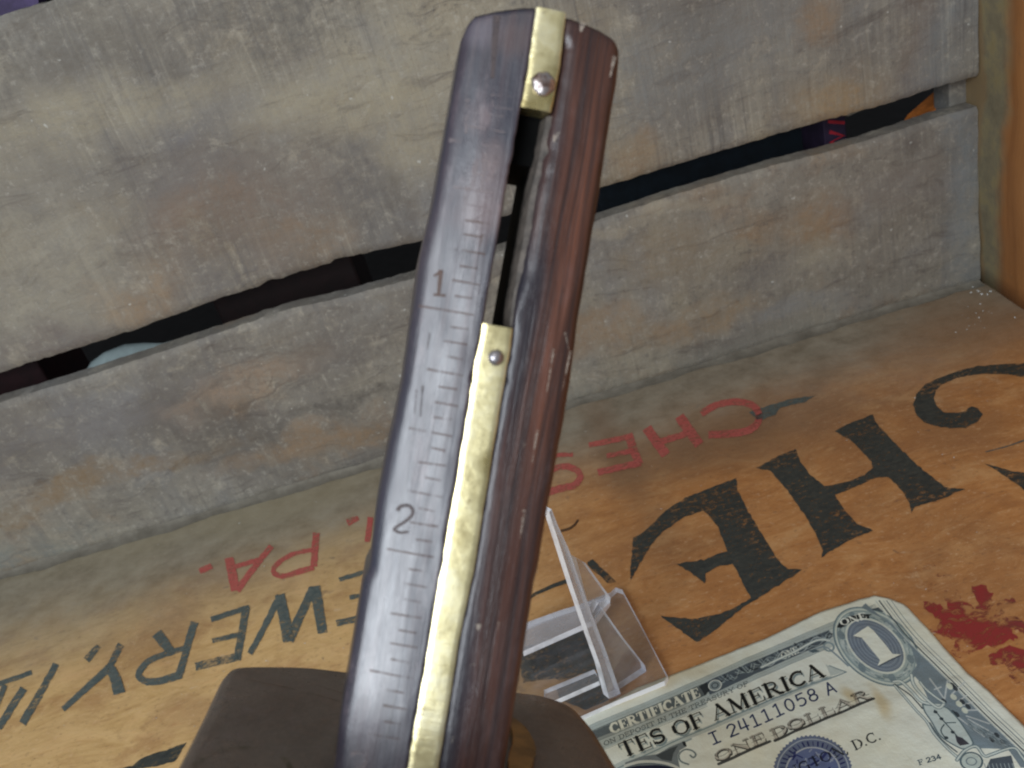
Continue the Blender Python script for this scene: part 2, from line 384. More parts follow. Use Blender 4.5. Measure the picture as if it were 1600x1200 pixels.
pu['label'] = 'wide grey upper slat with saw marks'
pl = plank('slat', [(X0, .2), (XR, .2)], lo_hi, X0, XR-.3, YW+.5, 10, MAT_LO, 8.1, nz=44, rough=.35, warp=1.6)
pl['label'] = 'brown lower slat with a knot'
# split in the lower slat near the corner, a thin raised sliver following the grain
def wall_sliver(pts, w, mat, name, par, off=.5):
    poly = ribbon(pts, w); q = [wl(p, YW-off) for p in poly]
    n = len(pts); vs = [Vector(p) for p in q]+[Vector((p.x, YW+2, p.z)) for p in q]; m = len(q)
    fs = [(i, i+1, m-2-i, m-1-i) for i in range(n-1)]+[(i, (i+1) % m, m+(i+1) % m, m+i) for i in range(m)]
    return mesh(name, vs, fs, mat, par, smooth=True)
# corner cleat behind the gap
v, f = box(wl((1483, 160), YW+11).x, XR+4, YW+10.6, YW+24, 0, zt-8)
bevel(mesh('corner_cleat', v, f, MAT_LO, crate), .8)
# floor board: three glued boards with hairline joints
ys = [-160, 118, 292, YW+10]
grain_y = fl((1560, 697)).y
def floor_board(y0, y1, seed):
    nx, ny = 150, 150; vs = []; fs = []
    for j in range(ny+1):
        for i in range(nx+1):
            x = X0+(XR+12-X0)*i/nx; y = y0+.10+(y1-y0-.20)*j/ny
            e = min(j, ny-j)/ny*(y1-y0)
            vs.append((x, y, -.35*max(0, 1-e/.8) + (.10*fb(x*.6, y*2, 4, .05)-.1)))
    for j in range(ny):
        for i in range(nx):
            a = j*(nx+1)+i; fs.append((a, a+1, a+nx+2, a+nx+1))
    n = len(vs)
    vs += [(X0, y0+.1, -9), (XR+12, y0+.1, -9), (X0, y1-.1, -9), (XR+12, y1-.1, -9)]
    fs += [(n, n+1, n+3, n+2)][::1]
    fs += [tuple([n]+[n+1]+list(range(nx, -1, -1)))]
    fs += [tuple([n+3, n+2]+[ny*(nx+1)+i for i in range(nx+1)])]
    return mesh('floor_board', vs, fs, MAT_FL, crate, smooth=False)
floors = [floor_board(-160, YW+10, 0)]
for o in floors:
    for p in o.data.polygons: p.use_smooth = len(p.vertices) == 4
def board_of(pts):
    return floors[0]
# end panel on the right
s = NT('end_panel_wood'); P = s.pos(); W = s.warp(P, 1.6, 20)
gr = s.noise(s.scale(W, (3, 7, .5)), 1., 6, .65, .4); mo = s.noise(P, 7, 6, .7)
c = s.ramp(gr, [(.3, (.26, .105, .030)), (.5, (.40, .175, .055)), (.7, (.52, .27, .10))])
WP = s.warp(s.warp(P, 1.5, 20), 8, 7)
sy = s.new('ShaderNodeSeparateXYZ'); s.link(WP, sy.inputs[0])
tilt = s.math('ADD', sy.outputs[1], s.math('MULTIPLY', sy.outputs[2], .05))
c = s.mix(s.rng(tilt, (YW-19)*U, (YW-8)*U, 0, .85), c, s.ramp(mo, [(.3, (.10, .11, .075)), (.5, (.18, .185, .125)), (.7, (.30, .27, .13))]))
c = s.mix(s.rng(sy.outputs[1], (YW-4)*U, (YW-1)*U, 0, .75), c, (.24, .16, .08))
c = s.mix(s.rng(mo, .58, .74, 0, .5), c, (.12, .085, .05))
mat_end = s.fin(c, .55, nrm=s.bump(s.math('ADD', gr, mo), .4, .7))
vs = []; fs = []; ny, nz = 60, 30
for j in range(nz+1):
    for i in range(ny+1):
        y = YW+24-(YW+184)*i/ny; z = 0.02+(zt+60)*j/nz
        vs.append((XR+.8*fb(y, z, 3, .02)+.2*fb(y, z, 9, .2), y, z))
for j in range(nz):
    for i in range(ny):
        a = j*(ny+1)+i; fs.append((a, a+1, a+ny+2, a+ny+1))
n = len(vs); vs += [(XR+11.5, YW+24, 0.02), (XR+11.5, -160, 0.02), (XR+11.5, YW+24, zt+60.02), (XR+11.5, -160, zt+60.02)]
fs += [(n, n+2, n+3, n+1), tuple([n+2]+[nz*(ny+1)+i for i in range(ny+1)]+[n+3]), tuple([n+1]+[i for i in range(ny, -1, -1)]+[n]),
       tuple([n]+[j*(ny+1) for j in range(nz+1)]+[n+2]), tuple([n+3]+[j*(ny+1)+ny for j in range(nz, -1, -1)]+[n+1])]
mesh('end_panel', vs, fs, mat_end, crate, smooth=True)

vs = []; fs = []; nx = 300
for i in range(nx+1):
    x = X0+(XR-.5-X0)*i/nx; w_ = 5+2.5*fb(x, 3, 3, .05); h_ = 2.4+1.6*fb(x, 9, 3, .05)
    for a in (0, .2, .4, .6, .8, 1.): vs.append((x, YW+1.2-w_*(1-a)**2-.9*0, .02+h_*a**2+.15*fb(x*3, a*20, 2, .2)*(1-a)*a*4))
for i in range(nx):
    for k in range(5): a = i*6+k; fs.append((a, a+6, a+7, a+1))
s = NT('packed_dust'); P = s.pos(); n = s.noise(s.warp(P, 3, 8), 9, 6, .72)
mesh('packed_dust', vs, fs, s.fin(s.ramp(n, [(.3, (.11, .098, .075)), (.5, (.165, .15, .12)), (.7, (.22, .205, .165))]), .85, nrm=s.bump(n, .6, .8)), crate, smooth=True)
# ------------------------------------------------------------------ stencilled lettering on the floor
def decal(name, px, mat, z=.12, par=None, label=None, jag=0.):
    if jag:
        q = []
        for i in range(len(px)):
            a, b = np.array(px[i], float), np.array(px[(i+1) % len(px)], float); L = np.linalg.norm(b-a); k = max(1, int(L/5))
            for j in range(k):
                p = a+(b-a)*j/k; q.append(tuple(p+rng.normal(0, jag, 2)))
        px = q
    vs, fs = flat([fl(p, z) for p in px])
    o = mesh(name, vs, fs, mat, par or board_of(px))
    if label: o['label'] = label
    return o
def decals(name, polys, mat, z=.12, label=None, jag=0.):
    vs = []; fs = []; k = 0
    for px in polys:
        q = []
        for i in range(len(px)):
            a, b = np.array(px[i], float), np.array(px[(i+1) % len(px)], float); L = np.linalg.norm(b-a); n = max(1, int(L/5))
            for j in range(n): q.append(tuple(a+(b-a)*j/n+rng.normal(0, jag, 2) if jag else a+(b-a)*j/n))
        v, f = flat([fl(p, z+.03*k) for p in q]); b0 = len(vs); vs += v; fs += [tuple(b0+i for i in t) for t in f]; k += 1
    o = mesh(name, vs, fs, mat, board_of([p for px in polys for p in px]))
    if label: o['label'] = label
    return o
c8 = lambda L: [(860+.4625*a, 560+.4625*b) for a, b in L]
c4 = lambda L: [(800+.5*a, 600+.5*b) for a, b in L]
c7 = lambda L: [(.35*a, 780+.35*b) for a, b in L]
cC = lambda L: [(1420+.2*a, 560+.2*b) for a, b in L]
cS = lambda L: [(800+.3*a, 760+.3*b) for a, b in L]
cB = lambda L: [(1200+.25*a, 900+.25*b) for a, b in L]
decal('letter', c8([(695,370),(760,335),(830,305),(845,350),(880,395),(925,432),(1010,415),(1060,395),(1090,370),(1085,348),(1020,280),(960,245),(1020,215),(1090,188),(1098,215),(1150,272),(1240,360),(1290,400),(1340,438),(1400,440),(1310,480),(1232,500),(1220,522),(1214,490),(1190,450),(1145,400),(1100,402),(1040,430),(960,462),(990,505),(1035,560),(1090,580),(1000,620),(915,672),(920,650),(900,600),(860,530),(800,445),(745,380)]), MAT_INK, jag=.5, label='large black letter H')
decal('letter', c4([(700,293),(620,325),(550,350),(480,395),(410,465),(378,480),(368,617),(385,590),(400,560),(430,510),(470,462),(540,415),(598,395),(640,440),(672,520),(600,548),(514,562),(560,590),(603,622),(606,592),(640,572),(690,562),(705,590),(730,640),(748,668),(690,702),(640,720),(560,735),(464,725),(520,765),(577,806),(622,778),(720,700),(800,650),(860,612),(907,580),(862,578),(838,560),(800,500),(740,400),(703,330)]), MAT_INK, jag=.5, label='large black letter E')
decal('letter', cC([(1300,60),(1000,32),(900,35),(720,45),(540,60),(400,90),(240,150),(130,200),(60,280),(35,360),(60,440),(120,500),(200,525),(330,545),(440,540),(530,500),(577,440),(540,390),(490,373),(460,390),(452,412),(380,422),(270,420),(220,370),(195,310),(210,250),(260,200),(380,150),(480,130),(620,120),(780,125),(900,145),(1000,160),(1300,220)]), MAT_INK, jag=.4, label='large black letter C')
decal('letter', cC([(595,822),(700,850),(800,880),(900,892),(1300,960),(1300,1300),(1000,1100),(900,1025),(800,950),(700,885)]), MAT_INK, jag=.4, label='lower terminal of the large black letter C')
decal('letter_serif', cS([(392,392),(420,380),(460,420),(500,455),(545,500),(500,505),(455,462),(425,440),(395,410)]), MAT_INK, jag=.5)
decal('letter_hairline', ribbon(cS([(60,600),(120,560),(220,515),(310,485)]), 4, 7), MAT_INK)
decal('letter', cS([(20,850),(200,800),(370,745),(420,850),(455,950),(250,1010),(230,1000),(60,1020)]), MAT_INK, jag=.5, label='large black letter S with painted shadow under the ledge, seen through the clear stand')  # black mass also carries the shadow below the stand's ledge
decal('letter', cS([(230,1050),(330,1000),(470,965),(510,1110),(385,1165),(250,1110)]), MAT_INK, jag=.5, label='black serif beside the banknote')
decal('letter', [(-60,1262)]+c7([(590,1190),(640,1150),(740,1120),(832,1086),(800,1140),(780,1170),(700,1192),(600,1205)])+[(140,1232)], MAT_INK, jag=.4, label='black letter edge behind the gauge head')
decal('ink_smear', c8([(670,182),(720,165),(800,140),(905,122),(850,150),(780,165),(760,190),(700,212),(690,200)]), MAT_INK2, jag=.6)
def strokes(name, L, tf, mat, label, k=.35):
    polys = []
    for pts, w, *w2 in L:
        pp = catmull(tf(pts), 5) if len(pts) > 2 else tf(pts)
        r = ribbon(pp, w*k, w2[0]*k if w2 else None); n = len(pp)
        polys.append(r)
    return decals(name, polys, mat, .12, label, .35)
k8 = .4625
strokes('red_letter', [([(510,187),(545,165),(590,150),(640,147),(685,160),(705,190),(695,225),(660,245),(600,255),(535,258)], 22, 26)], c8, MAT_RED, 'red letter C', k8)
strokes('red_letter', [([(325,235),(390,326)], 34), ([(435,195),(503,292)], 34), ([(360,285),(480,248)], 22)], c8, MAT_RED, 'red letter H', k8)
strokes('red_letter', [([(262,255),(300,358)], 28), ([(130,293),(275,262)], 18), ([(188,330),(285,310)], 16), ([(160,385),(305,352)], 22)], c8, MAT_RED, 'red letter E', k8)
strokes('red_letter', [([(-10,345),(20,328),(75,325)], 16, 14), ([(-20,385),(40,365),(85,375),(100,400),(80,428),(30,440),(-20,455)], 20, 26)], c8, MAT_RED, 'red letter S beside the gauge beam', k8)
strokes('red_letter', [([(1412,150),(1400,300)], 30), ([(1400,303),(1340,322),(1270,342),(1225,332),(1228,300),(1280,258),(1340,236),(1400,225)], 26, 18)], c7, MAT_RED, 'red letter P')
strokes('red_letter', [([(1022,262),(1052,408)], 42), ([(1212,210),(1130,310),(1058,408)], 26, 30), ([(1040,305),(1150,270)], 20)], c7, MAT_RED, 'red letter A')
strokes('red_mark', [([(890,322),(945,298)], 26)], c7, MAT_RED, 'red full stop')
strokes('red_mark', [([(1550,105),(1600,82)], 34, 20)], c7, MAT_RED, 'red comma')
strokes('red_letter', [([(1640,190),(1655,80)], 26)], c7, MAT_RED, 'part of a red letter beside the gauge beam')
K = c7
strokes('black_letter', [([(1640,330),(1600,560)], 30), ([(1515,358),(1640,322)], 20), ([(1560,440),(1620,430)], 20), ([(1500,555),(1610,530)], 28)], K, MAT_INK2, 'black letter E at the gauge beam')
strokes('black_letter', [([(1405,388),(1440,598)], 48, 44), ([(1395,400),(1290,632)], 34, 44), ([(1248,425),(1290,635)], 46, 54), ([(1248,430),(1185,560),(1115,690)], 30, 26)], K, MAT_INK2, 'black letter W')
strokes('black_letter', [([(1100,478),(1058,718)], 34), ([(942,536),(1112,482)], 24), ([(948,632),(1080,602)], 22), ([(872,748),(1062,702)], 36)], K, MAT_INK2, 'middle black letter E')
strokes('black_letter', [([(868,548),(800,785)], 34), ([(808,782),(740,805),(670,815),(628,800),(622,770),(665,722),(740,690),(840,662)], 36, 24), ([(770,690),(740,650),(698,598)], 34, 52)], K, MAT_INK2, 'black letter R')
strokes('black_letter', [([(540,648),(482,762)], 30), ([(488,752),(400,830),(280,938)], 36, 26), ([(485,745),(515,800),(532,868)], 40, 56)], K, MAT_INK2, 'black letter Y')
strokes('black_mark', [([(440,655),(385,718)], 24, 34)], K, MAT_INK2, 'black comma')
strokes('black_letter', [([(250,735),(180,865),(100,1000)], 30, 36)], K, MAT_INK2, 'black letter I')
strokes('black_letter', [([(142,773),(0,822),(-120,862)], 22), ([(105,845),(-8,1022)], 34), ([(20,830),(-60,1040)], 24)], K, MAT_INK2, 'black letter N at the photo edge')
for k, pl_ in enumerate([[(1000,-10),(1080,-30),(1190,25),(1180,90),(1230,160),(1290,200),(1310,170),(1280,70),(1340,55),(1405,112),(1392,150),(1545,138),(1552,168),(1462,205),(1600,290),(1640,330),(1640,380),(1520,330),(1565,402),(1500,402),(1440,442),(1380,430),(1300,462),(1200,512),(1150,480),(1182,400),(1130,388),(1000,332),(1080,288),(975,200),(978,158),(1060,168),(1130,208),(1100,130),(1000,85)],
             [(1370,500),(1430,470),(1500,440),(1640,470),(1640,720),(1580,690),(1520,640),(1480,560),(1400,560)]]):
    decal('paint_splash', cB(pl_), MAT_RED2, jag=1.6, z=.14)
decal('paint_splash', [(1443+11*math.cos(a)+(1 if a > 2 else 0)+8, 888+9*math.sin(a)) for a in np.linspace(0, 6.1, 14)], MAT_RED2, jag=.6)
# hairline crack / pencil curve near the big C
decal('crack', ribbon([(1540,706),(1575,697),(1600,688),(1650,672)], 1.6, 2.2), MAT_INK2, .1)

# crumbs
vs = []; fs = []
def crumb(q, r):
    b = len(vs); h = r*random.uniform(.5, .9)
    for k in range(5):
        a = k*1.2566+random.random(); vs.append((q.x+r*math.cos(a)*random.uniform(.6, 1.2), q.y+r*math.sin(a)*random.uniform(.6, 1.2), q.z))
    vs.append((q.x, q.y, q.z+h)); fs.extend([(b+k, b+(k+1) % 5, b+5) for k in range(5)]); fs.append(tuple(b+k for k in range(4, -1, -1)))
for k in range(34):
    p = (random.gauss(1535, 40), random.gauss(475, 28))
    q = fl(p, .02)
    if q.y < YW-1 and q.x < XR-1: crumb(q, random.uniform(.15, .55))
for k in range(120):
    p = (random.uniform(0, 1600), random.uniform(480, 1190)); q = fl(p, .02)
    if q.y < YW-1 and q.x < XR-1: crumb(q, random.uniform(.10, .30))
for k in range(10):
    p = (random.gauss(1525, 12), random.gauss(452, 6)); q = fl(p, .02)
    if q.y < YW-1 and q.x < XR-1: crumb(q, random.uniform(.5, 1.1))
tag(mesh('crumbs', vs, fs, mat_simple('pale_grit', (.55, .56, .54), .8)), 'pale grit and dust crumbs on the board, thickest in the corner', 'debris', kind='stuff')

# splinter
q = [fl(p, .4) for p in ribbon(catmull([(876,829),(888,826),(897,820),(903,812)], 4), 3.0, 2.6)]
v, f, _ = slab(q, (0, 0, 1), .38)
tag(mesh('wood_splinter', v, f, mat_simple('splinter_wood', (.07, .035, .015)), loc=fl((890, 825))), 'tiny dark curved splinter lying beside the clear stand', 'splinter')

# ------------------------------------------------------------------ the ruled gauge
D = 98.0
tilt = math.atan2(190, 1170)
Bc = Vector((math.sin(tilt), math.cos(tilt), 0)); Rc = Vector((math.cos(tilt), -math.sin(tilt), 0)); Nc = Vector((0, 0, 1))
yaw = math.radians(8)
Rr = Rc*math.cos(yaw)-Nc*math.sin(yaw); Nn = Nc*math.cos(yaw)+Rc*math.sin(yaw)
gR, gB, gN = (M @ Rr).normalized(), (M @ Bc).normalized(), (M @ Nn).normalized()
O = CAM + ray((752, 600))/F*D
def gp(p):
    q = hit(p, O, gN)-O; return q.dot(gR), q.dot(gB)
def gw(r, b, n=0): return O+gR*r+gB*b+gN*n
bfloor = -(O-gN*8).z/gB.z+4.0
base = gw(0, bfloor, -7)
rot = Matrix((gR, gB, gN)).transposed()
gauge = empty('marking_gauge', base, 'antique dark rosewood marking gauge with brass strip and stamped inch scale', 'marking gauge', rot=rot)
def cr(r): return -1.35*((r-2.5)/9.5)**2
def edge(L, dx=0.): 
    q = sorted([gp(p)[::-1] for p in L]); q = [(b, v+dx) for b, v in q]; q0, q1 = q[0], q[-1]
    a = q[3]; s0 = (a[1]-q0[1])/(a[0]-q0[0])
    return [(bfloor-5, q0[1]+s0*.15*(bfloor-5-q0[0]))]+q
EL = edge([(739,-8),(724,45),(722,62),(702,175),(681,295),(657,400),(647,475),(630,595),(602,725),(587,807),(577,895),(567,915),(547,1037),(527,1150),(523,1200)])
EM = edge([(842,-6),(832,62),(824,120),(815,165),(802,245),(790,300),(775,392),(760,475),(755,507),(742,575),(722,700),(710,775),(702,812),(690,895),(687,907),(667,1025),(650,1125),(638,1200)])
EN = edge([(886,0),(875,100),(865,155),(860,178),(850,235),(836,300),(818,400),(803,495),(798,540),(785,612),(767,725),(755,795),(740,895),(735,912),(717,1000),(705,1075),(695,1137),(685,1200)])
ER = edge([(983,0),(971,72),(965,125),(952,200),(940,287),(927,362),(912,455),(902,512),(892,595),(872,712),(857,790),(840,895),(835,912),(822,1000),(810,1075),(800,1137),(789,1200)], .24)
TH = 15.0
SB0, SB1 = gp((780, 507))[1], gp((838, 171))[1]
def gst(px, r, col, amt, soft=.6):
    q = gw(*gp(px)); return ((q.x, q.y, q.z), (r, r*1.0, r), col, amt, soft)
ba, bb_ = gp((790, 560))[1], gp((700, 1120))[1]; ra, rb_ = interp(EN, ba), interp(EN, bb_); kk = (ra-rb_)/(ba-bb_)
MAT_RWL = mat_rosewood('dark_rosewood', (.023, .024, .038), (.072, .044, .050), .6, .42, stains=[  # bluish base colour carries part of the window sheen
    gst((765, 300), 3.2, (.20, .14, .135), .75), gst((750, 340), 2.4, (.17, .12, .12), .7), gst((740, 180), 1.6, (.19, .14, .14), .6), gst((750, 40), 2.0, (.19, .16, .19), .6),
    gst((800, 60), 1.8, (.13, .075, .06), .6), gst((770, 240), 1.6, (.22, .16, .15), .6), gst((700, 330), 1.6, (.09, .06, .07), .6), gst((560, 1140), 2.0, (.10, .085, .11), .6)], coat=.5)
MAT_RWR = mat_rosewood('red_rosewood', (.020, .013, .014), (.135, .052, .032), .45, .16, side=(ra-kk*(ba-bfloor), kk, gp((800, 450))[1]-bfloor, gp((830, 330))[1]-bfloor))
def half(name, eL, eR, top, mat, rl, rr, seed, chipL=0, chipR=0):
    nb, ns = 420, 26; vs = []; fs = []
    ss = [0, .008, .02, .04, .07, .11]+list(np.linspace(.17, .83, ns-12))+[.89, .93, .96, .98, .992, 1]
    nc = len(ss)
    for j in range(nb+1):
        tau = j/nb
        if tau > .97: tau = .97+(tau-.97)*1.0
        for k, sp in enumerate(ss):
            bt = top(sp); b = bfloor+(bt-bfloor)*tau
            cl = chipL*max(0, fb(b*6, seed, 0, .12))**1.5; ck = chipR*max(0, fb(b*6, seed+7, 0, .12))**1.5
            l = interp(eL, b)+cl; r_ = interp(eR, b)-ck
            l += .05*fb(b*3, seed, 3, .1); r_ += .05*fb(b*3, seed, 6, .1)
            r = l+(r_-l)*sp
            d1, d2 = r-l, r_-r; dt = bt-b
            n = cr(r)
            q1 = rl if not (name.startswith('plain') and SB0 < b < SB1+8) else 1.7*min(1, max(.3, (b-SB0)/6))
            if d1 < q1: n -= (q1-math.sqrt(max(0, q1*q1-(q1-d1)**2)))*.9
            if d2 < rr: n -= rr-math.sqrt(max(0, rr*rr-(rr-d2)**2))
            if dt < 1.0: n -= 1.0-math.sqrt(max(0, 1-(1-dt)**2))
            n += .05*fb(r*4, b*1.2, seed, .12)
            vs.append(gw(r, b, n))
        lb = bfloor+(top(0)-bfloor)*tau; rb = bfloor+(top(1)-bfloor)*tau
        l = interp(eL, lb); r_ = interp(eR, rb)
        vs += [gw(r_, rb, -TH+1), gw(r_-1, rb, -TH), gw(l+1, lb, -TH), gw(l, lb, -TH+1)]
    w_ = nc+4
    for j in range(nb):
        for k in range(w_):
            a, b = j*w_+k, j*w_+(k+1) % w_; fs.append((a, b, b+w_, a+w_))
    fs.append(tuple(range(w_-1, -1, -1))); fs.append(tuple(nb*w_+k for k in range(w_)))
    o = mesh(name, vs, fs, mat, gauge, smooth=True)
    m = o.modifiers.new('e', 'EDGE_SPLIT'); m.split_angle = math.radians(55)
    return o
tl = [gp(p)[1] for p in [(719,46),(722,22),(733,11),(770,6),(812,4),(841,7)]]
topL = lambda s_: float(np.interp(s_, [0, .035, .10, .42, .8, 1], tl))
tr = [gp(p)[1] for p in [(886,22),(905,28),(935,40),(960,54),(970,66),(972,84)]]
topR = lambda s_: float(np.interp(s_, [0, .2, .6, .88, .96, 1], tr))
beamL = half('ruled_beam_half', EL, EM, topL, MAT_RWL, 1.25, .3, 3.1, 0, .25)
beamR = half('plain_beam_half', EN, ER, topR, MAT_RWR, .7, 1.1, 9.4, .35, 0)
# brass
def strip(name, b0, b1, n_top, n_bot, mat, jag=.1, seed=0, rows=220):
    vs = []; fs = []; ss = [0, .06, .2, .5, .8, .94, 1]; nc = len(ss)
    for j in range(rows+1):
        b = b0+(b1-b0)*j/rows
        l = interp(EM, b)-.02+jag*fb(b*5, seed, 1, .12); r_ = interp(EN, b)+.02+jag*.5*fb(b*5, seed+4, 1, .12)
        for sp in ss:
            r = l+(r_-l)*sp; e = min(sp, 1-sp)*(r_-l)
            vs.append(gw(r, b, n_top+cr(r)-.07*max(0, 1-e/.2)**2+.035*fb(r*5, b*2.5, seed, .12)))
        vs += [gw(r_, b, n_bot), gw(l, b, n_bot)]
    w_ = nc+2
    for j in range(rows):
        for k in range(w_):
            a, b = j*w_+k, j*w_+(k+1) % w_; fs.append((a, b, b+w_, a+w_))
    fs.append(tuple(range(w_-1, -1, -1))); fs.append(tuple(rows*w_+k for k in range(w_)))
    o = mesh(name, vs, fs, mat, gauge, smooth=True)
    m = o.modifiers.new('e', 'EDGE_SPLIT'); m.split_angle = math.radians(50)
    return o
bs = gp((776, 509))[1]
strip('brass_strip', bfloor+1, bs, .03, -3.2, MAT_BR, .14, 2)
bt0, bt1 = gp((838, 171))[1], gp((862, 15))[1]
plate = strip('brass_end_plate', bt0, bt1, .05, -3.0, MAT_BR, .06, 5, 60)
# solid wood between the halves below the strip and at the top behind the end plate
def core(name, b0, b1, n0, n1):
    vs = []
    for b in (b0, b1):
        l, r_ = interp(EM, b)-.6, interp(EN, b)+.6
        vs += [gw(l, b, n0), gw(r_, b, n0), gw(r_, b, n1), gw(l, b, n1)]
    fs = [(0,1,2,3),(4,7,6,5),(0,4,5,1),(1,5,6,2),(2,6,7,3),(3,7,4,0)]
    return mesh(name, vs, fs, MAT_RWL, gauge)
core('wood_core', bfloor+1, bs-.4, -3.3, -TH+.4); core('wood_core', gp((822, 247))[1], bt1-1.2, -3.4, -TH+.4).data.materials[0] = mat_simple('core_shade_black', (.003, .003, .003), .9, Specular_IOR_Level=.1)  # upper core coloured near-black for the shade inside the slot
def dome(name, p, rad, hgt, mat, par, n0=.1, lump=0., sq=1.):
    r0, b0 = gp(p); vs = []; fs = []; nr, na = 8, 24
    for i in range(nr+1):
        a = i/nr*math.pi/2
        for k in range(na):
            t = k*2*math.pi/na; rr = rad*math.cos(a)*(1+lump*fb(math.cos(t)*9, math.sin(t)*9, i, .3))
            vs.append(gw(r0+rr*math.cos(t), b0+rr*math.sin(t)*sq, cr(r0)+n0+hgt*math.sin(a)*(1+lump*fb(math.cos(t)*rr*9, math.sin(t)*rr*9, 5, .25))))
    for i in range(nr):
        for k in range(na):
            a, b = i*na+k, i*na+(k+1) % na; fs.append((a, b, b+na, a+na))
    return mesh(name, vs, fs, mat, par, smooth=True)
dome('rivet', (774, 559), .88, .75, MAT_ST, gauge, .08, .05)
dome('screw_head', (848, 132), 1.30, .55, MAT_ST2, gauge, .1, .16)
# black slab standing in for the shade deep in the slot, right side
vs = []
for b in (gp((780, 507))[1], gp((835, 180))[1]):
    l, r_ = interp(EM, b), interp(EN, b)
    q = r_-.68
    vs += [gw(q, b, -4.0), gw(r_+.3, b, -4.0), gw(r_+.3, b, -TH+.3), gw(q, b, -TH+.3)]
mesh('slot_shade', vs, [(0,1,2,3),(4,7,6,5),(0,4,5,1),(1,5,6,2),(2,6,7,3),(3,7,4,0)], mat_simple('slot_shade_black', (.003, .003, .003), .9, Specular_IOR_Level=.1), gauge)
vs = []; nn_ = 30
for i in range(nn_+1):
    b = SB0+(SB1-.2-SB0)*i/nn_; r_ = interp(EN, b); j_ = .12*fb(b*4, 2, 2, .2); k_ = .62
    vs += [gw(r_+.55, b, -.55+j_), gw(r_-.25+j_, b, -1.0), gw(r_-k_+j_, b, -4.05), gw(r_+.6, b, -4.1)]
fs = [(4*i+k, 4*i+(k+1) % 4, 4*i+4+(k+1) % 4, 4*i+4+k) for i in range(nn_) for k in range(4)]+[(0, 1, 2, 3), (4*nn_+3, 4*nn_+2, 4*nn_+1, 4*nn_)]
mesh('slot_cheek', vs, fs, mat_simple('lit_dusty_wood', (.075, .062, .052), .7, var=.5, sc=60, bump=.5), gauge)  # dusty wood, light on the shallow slot wall painted into its grey-brown
# graduations
MK = mat_mark('stamped_mark', (.115, .060, .042), .565, 40, .50); MKP = mat_mark('pale_worn_mark', (.26, .21, .21), .52, 46, .42); MKD = mat_mark('dark_stamp', (.060, .042, .042), .60)
MKW = mat_mark('pale_chip', (.42, .36, .30), .50, 44, .62)
def gflat(name, poly, mat, par, n=.05):
    """decal following the crowned face: fine strips"""
    tri = tessellate_polygon([[Vector((p[0], p[1], 0)) for p in poly]])
    o = mesh(name, [gw(r, b, cr(r)+n+.03) for r, b in poly], [tuple(t) for t in tri], mat, par); return o
def gline(name, pts, w, mat, par, w2=None, n=.05):
    P = catmull(pts, 6) if len(pts) > 2 else [tuple(np.array(pts[0])+(np.array(pts[1])-np.array(pts[0]))*i/4) for i in range(5)]
    r = ribbon(P, w, w2); m = len(P)
    vs = [gw(a, b, cr(a)+n+.03) for a, b in r]; fs = [(i, i+1, 2*m-2-i, 2*m-1-i) for i in range(m-1)]
    return mesh(name, vs, fs, mat, par)
b1 = gp((716, 487))[1]; b2 = gp((648, 868))[1]; inch = b1-b2
for k in range(-15, 29):
    b = b1-inch*k/16
    rr_ = interp(EM, b)-(1.1 if k % 2 == 0 else 1.5)-random.uniform(-.1, .25)
    Ln = 5.6 if k % 16 == 0 else 4.4 if k % 8 == 0 else 3.6 if k % 4 == 0 else 2.9 if k % 2 == 0 else 1.9
    Ln *= random.uniform(.85, 1.08)
    mt = MKP if k < -6 else MK
    if k < -13: continue
    gline('graduation', [(rr_-Ln, b+random.uniform(-.08, .08)), (rr_, b+random.uniform(-.08, .08))], random.uniform(.17, .27), mt, beamL, random.uniform(.14, .26))
MKN = mat_mark('stamped_numeral', (.095, .050, .035), .62, 34, .75)
def num(px, w, mat, lab):
    o = gline('numeral', [gp(p) for p in px], w, mat, beamL, w*.7); o['label'] = lab; return o
o1 = num([(690,420),(686,458)], .52, MKN, 'stamped numeral 1')
gline('serif', [gp((679,430)), gp((690,421))], .26, MKN, o1); gline('serif', [gp((678,459)), gp((697,461))], .28, MKN, o1)
num([(621,801),(626,794),(638,792),(645,799),(643,808),(632,818),(620,826),(616,831),(626,835),(638,833)], .40, MKD, 'stamped numeral 2')
num([(548,1188),(556,1183),(568,1184),(573,1193),(566,1203),(556,1207)], .40, MKP, 'stamped numeral 3')
for (a, b_, w_, m_) in [((661,603),(657,652),.22,MKD),((651,610),(648,648),.16,MKD),((672,520),(668,545),.16,MKD),((771,155),(772,172),.2,MKP),((732,150),(729,205),.55,MKP),((703,214),(735,219),.45,MKP),((703,154),(728,157),.2,MKP),((768,146),(803,151),.22,MKP),((774,166),(800,170),.2,MKP),((777,20),(770,120),.8,MKD),
                        ((745,250),(738,292),.7,MKP),((760,238),(752,300),.6,MKP),((733,290),(724,330),.7,MKP),((765,330),(740,342),.4,MKP),((755,365),(750,385),.25,MK)]:
    gline('scuff', [gp(a), gp(b_)], w_, m_, beamL, w_*.5)
for (a, b_, w_) in [((866,545),(855,612),.24),((893,548),(880,610),.26),((884,520),(890,545),.2),((840,672),(832,722),.32),((820,797),(813,842),.42),((822,685),(818,700),.28),((782,787),(780,800),.2),
                    ((748,975),(747,985),.7),((728,1040),(745,1038),.3),((780,972),(778,985),.3),((708,1150),(706,1160),.3),((870,205),(865,222),.7),((911,35),(907,50),.7),((962,85),(955,118),.5)]:
    gline('scratch', [gp(a), gp(b_)], w_, MKW, beamR, w_*.3)
